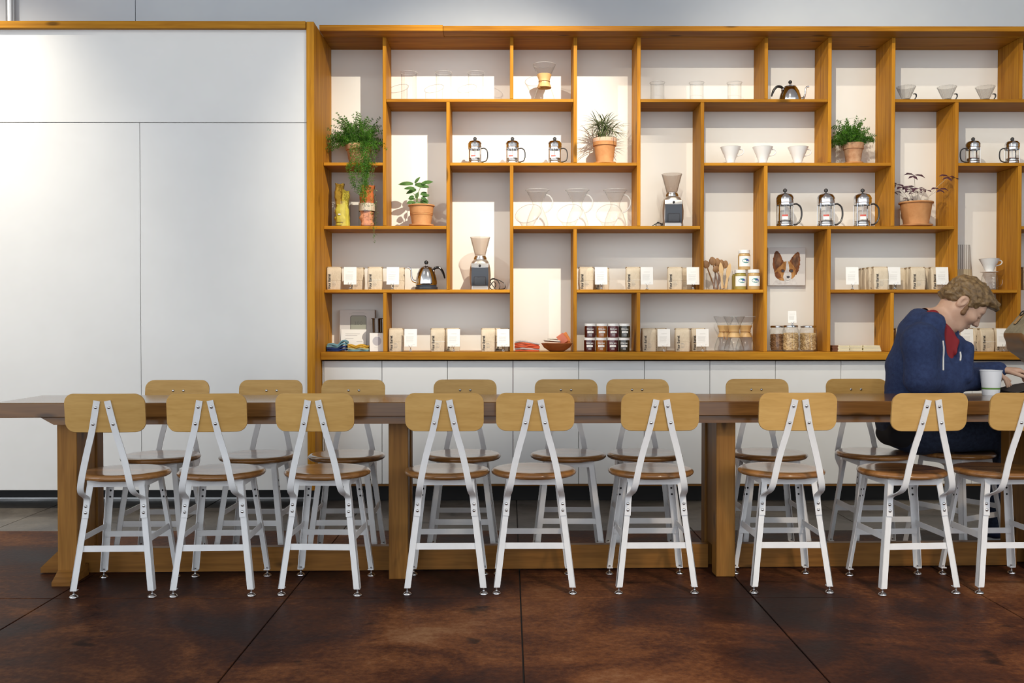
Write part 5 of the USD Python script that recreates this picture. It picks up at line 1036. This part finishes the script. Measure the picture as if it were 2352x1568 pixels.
def hand_sdf(P, W, K, side, curl):
    """A hand from the wrist W to the knuckles K: palm, four fingers and a thumb. side: +1/-1 tells where the thumb lies."""
    f = (K - W) / np.linalg.norm(K - W); nrm = np.array([0, 0, 1.0]); nrm -= f * (nrm @ f); nrm /= np.linalg.norm(nrm); lat = np.cross(nrm, f) * side
    d = sus([cap(P, W + lat * o * .6, K + lat * o, .015, .0125) for o in (-.030, -.010, .011, .030)], .014)
    for i, (o, L) in enumerate(((.033, .070), (.011, .080), (-.011, .075), (-.032, .060))):
        p = K + lat * o; dr = f.copy(); fd = None
        for j, q in enumerate((.45, .32, .26)):
            a = math.radians(curl[i] * (1.0, 1.15, .8)[j]); dr = dr * math.cos(a) - nrm * math.sin(a); dr /= np.linalg.norm(dr); n_ = np.cross(dr, lat * side); nrm2 = n_
            e = p + dr * L * q; c_ = cap(P, p, e, .0088 - .0009 * j, .0083 - .001 * j); fd = c_ if fd is None else np.minimum(fd, c_); p = e
            nrm_s = nrm
        d = su(d, fd, .004)
    T0 = W + f * .022 + lat * .026; T1 = T0 + f * .030 + lat * .022 - nrm * .012; T2 = T1 + f * .030 + lat * .004 - nrm * .012; T3 = T2 + f * .024 - lat * .004 - nrm * .006
    return su(d, np.minimum(np.minimum(cap(P, T0, T1, .013, .0105), cap(P, T1, T2, .0102, .0092)), cap(P, T2, T3, .0092, .0075)), .006)
# the man in blue, sitting sideways at the table
HC = np.array([2.092, 4.42, 1.150]); HR = Rpitch(46, -13); hl = lambda P: (P - HC) @ HR; hw = lambda q: HC + HR @ np.asarray(q, float)
PEL, CHE, SHC = np.array([1.88, 4.455, .575]), np.array([1.912, 4.45, .86]), np.array([1.935, 4.435, 1.04])
SR, SL = np.array([1.842, 4.285, .985]), np.array([2.00, 4.60, 1.015]); ER, EL = np.array([1.832, 4.262, .812]), np.array([2.08, 4.565, .815])
WR, WL = np.array([2.150, 4.388, .812]), np.array([2.290, 4.478, .848]); KR, KL = np.array([2.238, 4.378, .832]), np.array([2.372, 4.458, .848])
HIPR, HIPL = np.array([1.90, 4.37, .570]), np.array([1.93, 4.545, .570]); KNR, KNL = np.array([2.285, 4.475, .535]), np.array([2.32, 4.66, .54]); ANR, ANL = np.array([2.395, 4.70, .10]), np.array([2.52, 4.82, .10])
man = thing('person', 'seated man in a blue hooded sweatshirt and red shirt, head bent over the table', 'person')
def man_body(P):
    d = head_sdf(hl(P))
    d = su(d, cap(P, (1.975, 4.43, 1.045), hw((-.025, 0, -.045)), .058, .056), .03)
    d = su(d, sus([cap(P, SHC, CHE, .10, .11), cap(P, CHE, PEL, .12, .13), cap(P, SR, SL, .05)], .04), .03)
    for a, b, c in ((SR, ER, WR), (SL, EL, WL)): d = su(d, np.minimum(cap(P, a, b, .045, .036), cap(P, b, c, .036, .025)), .02)
    for a, b, c in ((HIPR, KNR, ANR), (HIPL, KNL, ANL)): d = su(d, np.minimum(cap(P, a, b, .075, .05), cap(P, b, c, .046, .032)), .03)
    return d
def man_skin(P):
    d = man_body(P); d = su(d, hand_sdf(P, WR + [.01, 0, .012], KR, 1, (18, 30, 42, 52)), .012); return su(d, hand_sdf(P, WL + [.01, 0, 0], KL, -1, (20, 28, 36, 40)), .012)
big = nets(man_body, (1.72, 4.1, .02), (2.62, 4.95, .97), .016)
hd = nets(man_skin, (1.92, 4.26, .965), (2.30, 4.60, 1.35), .0042); ha = nets(man_skin, (2.10, 4.24, .70), (2.52, 4.56, .93), .0042)
obj('body', nets(man_skin, (1.74, 4.12, .03), (2.66, 4.95, 1.36), .0075) if False else cat([hd, ha]), 'skin', man, smooth=True)
def skin_cut(P): return man_skin(P)
# face details
for s_ in (-1, 1):
    obj('eyebrow', tube([hw((.085, s_ * .016, .034)), hw((.085, s_ * .032, .039)), hw((.074, s_ * .050, .033))], .0034, 6, [.8, 1, .5]), 'brow', man)
    obj('eye', ball(.0105, hw((.0742, s_ * .033, .0055)), 2), 'eye_white', man, smooth=60); obj('iris', ball(.0048, hw((.0800, s_ * .034, -.0005)), 1), 'iris_dark', man)
    obj('eyelid', cat([tube([hw((.079, s_ * (.033 + q), .0055 - abs(q) * .12)) + HR @ np.array([.0105 - abs(q) * .35, 0, 0]) for q in np.linspace(-.014, .014, 7)], .0013, 5)]), 'brow', man)
obj('lips', nets(lambda P: np.minimum(ell(hl(P), (.0845, 0, -.0495), (.0120, .021, .0045)), ell(hl(P), (.0825, 0, -.0595), (.0115, .018, .0050))), HC + [-.06, -.09, -.14], HC + [.14, .09, .02], .003), 'lips', man, smooth=True)
def hair_sdf(P):
    Q = hl(P); n1 = meshkit.noise(Q * [38, 60, 50] + 3.1) - .5; n2 = meshkit.noise(Q * [85, 120, 110] + 9.7) - .5
    d = ell(Q, (-.014, 0, .042), (.105, .086, .094)); d = su(d, ell(Q, (.055, 0, .092), (.058, .062, .030)), .03); d = su(d, ell(Q, (.097, -.01, .086), (.022, .046, .018)), .02); d = su(d, cap(Q, (-.090, -.05, -.012), (-.090, .05, -.012), .022), .03)
    for s_ in (-1, 1): d = su(d, cap(Q, (.008, s_ * .072, .03), (.010, s_ * .071, .002), .014, .011), .012)
    d = d - .014 * n1 - .007 * n2
    face = ell(Q, (.107, 0, -.004), (.085, .10, .083)); d = sub(d, face, .012)
    for s_ in (-1, 1): d = sub(d, ell(Q, (-.020, s_ * .085, -.010), (.026, .022, .042)), .008)
    d = sub(d, Q[:, 2] + .056 - .55 * np.clip(Q[:, 0] + .09, 0, .12), .01); return d
obj('hair', nets(hair_sdf, HC + [-.20, -.16, -.16], HC + [.22, .16, .22], .0042), 'hair', man, smooth=True)
for s_ in (-1, 1): obj('sideburn', nets(lambda P: cap(hl(P), (.008, s_ * .0705, .006), (.016, s_ * .068, -.034), .0085, .0115) - .004 * (meshkit.noise(hl(P) * 140) - .5), HC + [-.12, -.1, -.12], HC + [.12, .1, .1], .0035), 'sideburn', man, smooth=True)
def folds(P, k=1.0): return .011 * k * (meshkit.noise(P * [11, 6, 17]) - .5) + .003 * k * (meshkit.noise(P * [30, 16, 44] + 5) - .5)
VN = lambda P: np.minimum(cap(P, (1.982, 4.325, 1.045), (2.0, 4.222, .84), .052, .018), cap(P, (1.985, 4.43, 1.10), (2.08, 4.40, 1.04), .074))
def hoodie_sdf(P):
    d = sus([cap(P, SHC - [.01, 0, .03], CHE, .118, .138), cap(P, CHE, PEL + [-.01, 0, .05], .138, .130), cap(P, SR, SL, .075)], .06)
    d = su(d, cap(P, (1.965, 4.36, 1.0), (1.975, 4.335, .80), .078, .085), .05)
    d = su(d, cap(P, SR, ER, .077, .066), .035); d = su(d, cap(P, SL, EL, .077, .066), .035)
    d = su(d, cap(P, ER, WR + (WR - ER) * .02, .064, .052), .03); d = su(d, cap(P, EL, WL, .062, .040), .02)
    hood = sus([cap(P, (1.905, 4.325, 1.075), (1.895, 4.43, 1.090), .040), cap(P, (1.895, 4.43, 1.090), (1.945, 4.56, 1.08), .042), cap(P, (1.905, 4.325, 1.075), (1.925, 4.292, .97), .038, .026), cap(P, (1.965, 4.56, 1.085), (2.075, 4.52, 1.03), .034, .026), cap(P, (1.89, 4.40, 1.06), (1.84, 4.43, .985), .060, .035), cap(P, (1.93, 4.33, 1.06), (1.87, 4.37, .99), .05, .03)], .03)
    d = su(d, hood, .02); d = d - folds(P)
    d = sub(d, VN(P), .006); d = su(d, sus([cap(P, (2.045, 4.345, .995), (2.058, 4.305, .95), .018, .026), cap(P, (2.062, 4.305, .96), (2.045, 4.29, .83), .026, .035)], .01) - folds(P, .5), .008)
    return np.maximum(d, np.maximum(.60 - P[:, 2], (P - (WR + (WR - ER) * .02)) @ ((WR - ER) / np.linalg.norm(WR - ER)) - .0 if False else .60 - P[:, 2]))
obj('hooded_sweatshirt', nets(hoodie_sdf, (1.68, 4.12, .57), (2.36, 4.74, 1.19), .0068), 'hoodie_blue', man, smooth=True)
def shirt_sdf(P):
    d = sus([cap(P, SHC + [.02, -.01, -.03], CHE, .075, .10), cap(P, (1.972, 4.345, 1.0), (1.975, 4.325, .85), .050, .040)], .05)
    col = sus([cap(P, (1.922, 4.345, 1.098), (1.922, 4.50, 1.098), .030), cap(P, (1.93, 4.355, 1.108), (1.972, 4.322, 1.035), .021, .017), cap(P, (1.972, 4.322, 1.035), (2.012, 4.310, .985), .017, .014), cap(P, (2.012, 4.310, .985), (2.0, 4.285, .93), .013, .008), cap(P, (1.93, 4.50, 1.108), (2.02, 4.49, 1.0), .020)], .015)
    d = su(d, col, .015); d = su(d, cap(P, (1.815, 4.315, .63), (1.82, 4.31, .575), .035, .02), .02); return d - folds(P, .5)
obj('shirt', nets(shirt_sdf, (1.76, 4.22, .52), (2.22, 4.66, 1.17), .0075), 'shirt_red', man, smooth=True)
def on_cloth(px, py):
    Ds = np.linspace(4.05, 4.6, 400); P = np.array([at(px, py, q) for q in Ds]); return P[np.argmax(hoodie_sdf(P) < 0)] + [0, -.003, 0]
for pts in (((2165, 782), (2167, 800), (2166, 826), (2166, 850)), ((2205, 808), (2206, 818), (2205, 828))): obj('drawstring', tube(curve([on_cloth(*q) for q in pts], 12), .0040, 6), 'cord_white', man)
def jeans_sdf(P):
    d = sus([cap(P, PEL + [-.02, -.03, .03], PEL + [-.02, .03, .03], .135), cap(P, HIPR, KNR, .092, .074), cap(P, HIPL, KNL, .092, .074)], .05)
    d = su(d, sus([cap(P, KNR, ANR, .070, .056), cap(P, KNL, ANL, .070, .056)], .01), .02); d = np.maximum(d, P[:, 2] - .66); d = np.maximum(d, .4775 - P[:, 2] - 10 * np.maximum(np.hypot(P[:, 0] - 2.085, P[:, 1] - 4.465) - .185, 0)) 
    return d - folds(P, .7)
obj('jeans', nets(jeans_sdf, (1.68, 4.15, .04), (2.64, 4.95, .70), .0095), 'jeans', man, smooth=True)
for a in (ANR, ANL):
    sh_ = nets(lambda P: sub(sus([cap(P, a + [-.02, .02, -.045], a + [.10, .03, -.062], .042, .034), cap(P, a + [0, 0, -.01], a + [0, 0, -.05], .044)], .03), P[:, 2] - .012, .004), a + [-.12, -.1, -.12], a + [.2, .15, .06], .008)
    so = obj('shoe', sh_, 'shoe_blue', man, smooth=True); obj('sole', loft([rring(.20, .082, .035, z_, 6, a[0] + .035, a[1] + .025) for z_ in (.0005, .016)]), 'sole', so)
obj('jacket_tail', nets(lambda P: sus([cap(P, (1.80, 4.37, .57), (1.80, 4.50, .56), .07), cap(P, (1.83, 4.34, .60), (1.83, 4.5, .60), .07)], .03) - folds(P, .8), (1.68, 4.2, .45), (1.95, 4.62, .72), .009), 'black_cloth', man, smooth=True)
# dark newspaper under his hands
t = thing('newspaper', 'dark folded newspaper under the hands of the man in blue', 'newspaper', (2.42, 4.30, .7454), -4); plain('newsprint_dark', (.020, .020, .022), .6); plain('newsprint_line', (.22, .22, .22), .7)
def leafn(z0, lift, x0=-.21):
    xs_ = np.linspace(x0, .20, 14); return loft([np.array([(x_, -.125, z0 + lift * math.sin((x_ + .21) * 7.6)), (x_, .09, z0 + lift * math.sin((x_ + .21) * 7.6)), (x_, .09, z0 + .004 + lift * math.sin((x_ + .21) * 7.6)), (x_, -.125, z0 + .004 + lift * math.sin((x_ + .21) * 7.6))]) for x_ in xs_])
obj('page', leafn(0, .010), 'newsprint_dark', t); obj('page', leafn(.0045, .026), 'newsprint_dark', t); obj('page', leafn(.009, .040, -.19), 'newsprint_dark', t)
obj('print', cat([sweep([(x_, -.128 + .0005 * k_, .0125 + k_ * .0001 + .040 * math.sin((x_ + .21) * 7.6) - .002) for x_ in np.linspace(-.15, .18, 10)], [(-.0012, -.0006), (.0012, -.0006), (.0012, .0006), (-.0012, .0006)], wdir=(0, 1, 0)) for k_ in range(2)]), 'newsprint_line', t)
# the second person, walking past behind the table and mostly outside the picture, with a backpack
w2 = thing('person', 'standing person in grey, cut off by the right edge, wearing a canvas backpack', 'person', (3.00, 5.02, 0)); mottled('jacket_grey', (.17, .19, .21), (.25, .27, .29), 40, .85, .002); plain('trousers_grey', (.20, .19, .17), .85)
def w2b(P):
    d = sus([ell(P, (.02, 0, 1.66), (.098, .077, .120)), cap(P, (.01, 0, 1.42), (.02, 0, 1.58), .06), cap(P, (0, 0, 1.32), (0, 0, 1.0), .12, .13), cap(P, (0, -.17, 1.40), (0, .17, 1.40), .055), cap(P, (.112, 0, 1.64), (.12, 0, 1.62), .014)], .04)
    for s_ in (-1, 1): d = su(d, np.minimum(cap(P, (0, s_ * .2, 1.38), (.02, s_ * .23, 1.10), .045, .036), cap(P, (.02, s_ * .23, 1.10), (.17, s_ * .2, .93), .036, .026)), .02); d = su(d, np.minimum(cap(P, (0, s_ * .09, .92), (.02 + s_ * .1, s_ * .1, .5), .085, .055), cap(P, (.02 + s_ * .1, s_ * .1, .5), (s_ * .18, s_ * .1, .09), .052, .035)), .03)
    for s_ in (-1, 1): d = su(d, hand_sdf(P, np.array([.18, s_ * .2, .92]), np.array([.23, s_ * .2, .855]), -s_, (20, 25, 30, 35)), .01)
    return d
obj('body', nets(w2b, (-.28, -.32, .03), (.34, .32, 1.82), .013), 'skin', w2, smooth=True)
obj('jacket', nets(lambda P: np.minimum(sus([cap(P, (0, 0, 1.36), (-.01, 0, .98), .14, .155), cap(P, (0, -.17, 1.40), (0, .17, 1.40), .075)], .05), np.minimum(*(np.minimum(cap(P, (0, s_ * .2, 1.38), (.02, s_ * .23, 1.10), .068, .058), cap(P, (.02, s_ * .23, 1.10), (.15, s_ * .2, .95), .056, .042)) for s_ in (-1, 1)))) - folds(P), (-.30, -.34, .82), (.30, .34, 1.52), .011), 'jacket_grey', w2, smooth=True)
obj('trousers', nets(lambda P: np.minimum(*(sus([np.minimum(cap(P, (0, s_ * .09, .92), (.02 + s_ * .1, s_ * .1, .5), .105, .078), cap(P, (.02 + s_ * .1, s_ * .1, .5), (s_ * .18, s_ * .1, .10), .075, .062))], .02) for s_ in (-1, 1))) - folds(P), (-.36, -.25, .02), (.36, .25, 1.0), .012), 'trousers_grey', w2, smooth=True)
obj('hair', nets(lambda P: sub(ell(P, (-.005, 0, 1.69), (.115, .092, .115)), ell(P, (.12, 0, 1.62), (.09, .12, .11)), .01) - .012 * (meshkit.noise(P * 60) - .5), (-.16, -.14, 1.52), (.16, .14, 1.85), .009), 'hair', w2, smooth=True)
for s_ in (-1, 1): obj('shoe', nets(lambda P: sub(cap(P, (s_ * .18 - .03, s_ * .1, .05), (s_ * .18 + .14, s_ * .11, .042), .046, .04), P[:, 2] - .001, .003), (-.3, -.2, -.02), (.42, .22, .12), .01), 'shoe_blue', w2, smooth=True)
bp = thing('backpack', 'olive canvas backpack with leather base and straps at the right edge', 'backpack', (2.832, 4.99, .80)); mottled('canvas_olive', (.16, .14, .095), (.24, .21, .145), 30, .9, .003); plain('leather_base', (.16, .075, .025), .5); plain('leather_tan', (.34, .20, .08), .5)
BR = Rpitch(38); bl = lambda P: (P - [0, 0, .225]) @ BR
def rbox(Q, h, r): q = np.abs(Q) - (np.asarray(h) - r); return np.linalg.norm(np.maximum(q, 0), axis=1) + np.minimum(q.max(1), 0) - r
def bpk(P): Q = bl(P); return su(rbox(Q, (.125, .150, .185), .06), rbox(Q - [-.11, 0, -.07], (.05, .11, .09), .035), .03) - folds(P, 1.2)
bk = nets(bpk, (-.34, -.24, -.10), (.34, .24, .55), .009)
cz = bk.triangles_center; low = bl(cz)[:, 2] < -.135
for nm, sel, m_ in (('bag_body', ~low, 'canvas_olive'), ('leather_bottom', low, 'leather_base')):
    q = trimesh.Trimesh(bk.vertices, bk.faces[sel], process=False); q.remove_unreferenced_vertices(); obj(nm, q, m_, bp, smooth=True)
obj('flap', nets(lambda P: np.maximum(np.maximum(bpk(P) - .009, -bpk(P) - .005), .05 - bl(P)[:, 2] + .1 * (bl(P)[:, 0] > .1)), (-.34, -.26, 0), (.36, .26, .58), .009), 'canvas_olive', bp, smooth=True)
bw = lambda q: BR @ np.asarray(q, float) + [0, 0, .225]
for yy in (-.095, .03):
    st = obj('strap', sweep(curve([bw((-.128, yy, .10)), bw((-.152, yy, .06)), bw((-.166, yy, -.02)), bw((-.170, yy, -.08))], 12), [(-.011, -.002), (.011, -.002), (.011, .002), (-.011, .002)], wdir=(0, 1, 0.01)), 'leather_tan', bp); obj('buckle', tube([bw((-.172 , yy + .015 * math.cos(a), -.01 + .015 * math.sin(a))) for a in np.linspace(0, 2 * PI, 13)], .003, 6), 'hole_black', st)
st = obj('strap', sweep(curve([bw((-.09, -.155, .06)), bw((-.10, -.162, -.01)), bw((-.09, -.165, -.06))], 8), [(-.010, -.002), (.010, -.002), (.010, .002), (-.010, .002)], wdir=(1, 0, .8)), 'leather_tan', bp)
for s_ in (-1, 1): obj('shoulder_strap', sweep(curve([(.10, s_ * .10, .40), (.13, s_ * .13, .56), (.20, s_ * .14, .685), (.30, s_ * .13, .64), (.345, s_ * .14, .48), (.34, s_ * .17, .32), (.22, s_ * .20, .20), (.10, s_ * .13, .14)], 40), [(-.02, -.003), (.02, -.003), (.02, .003), (-.02, .003)], wdir=(0, 1, 0.01)), 'canvas_olive', bp)
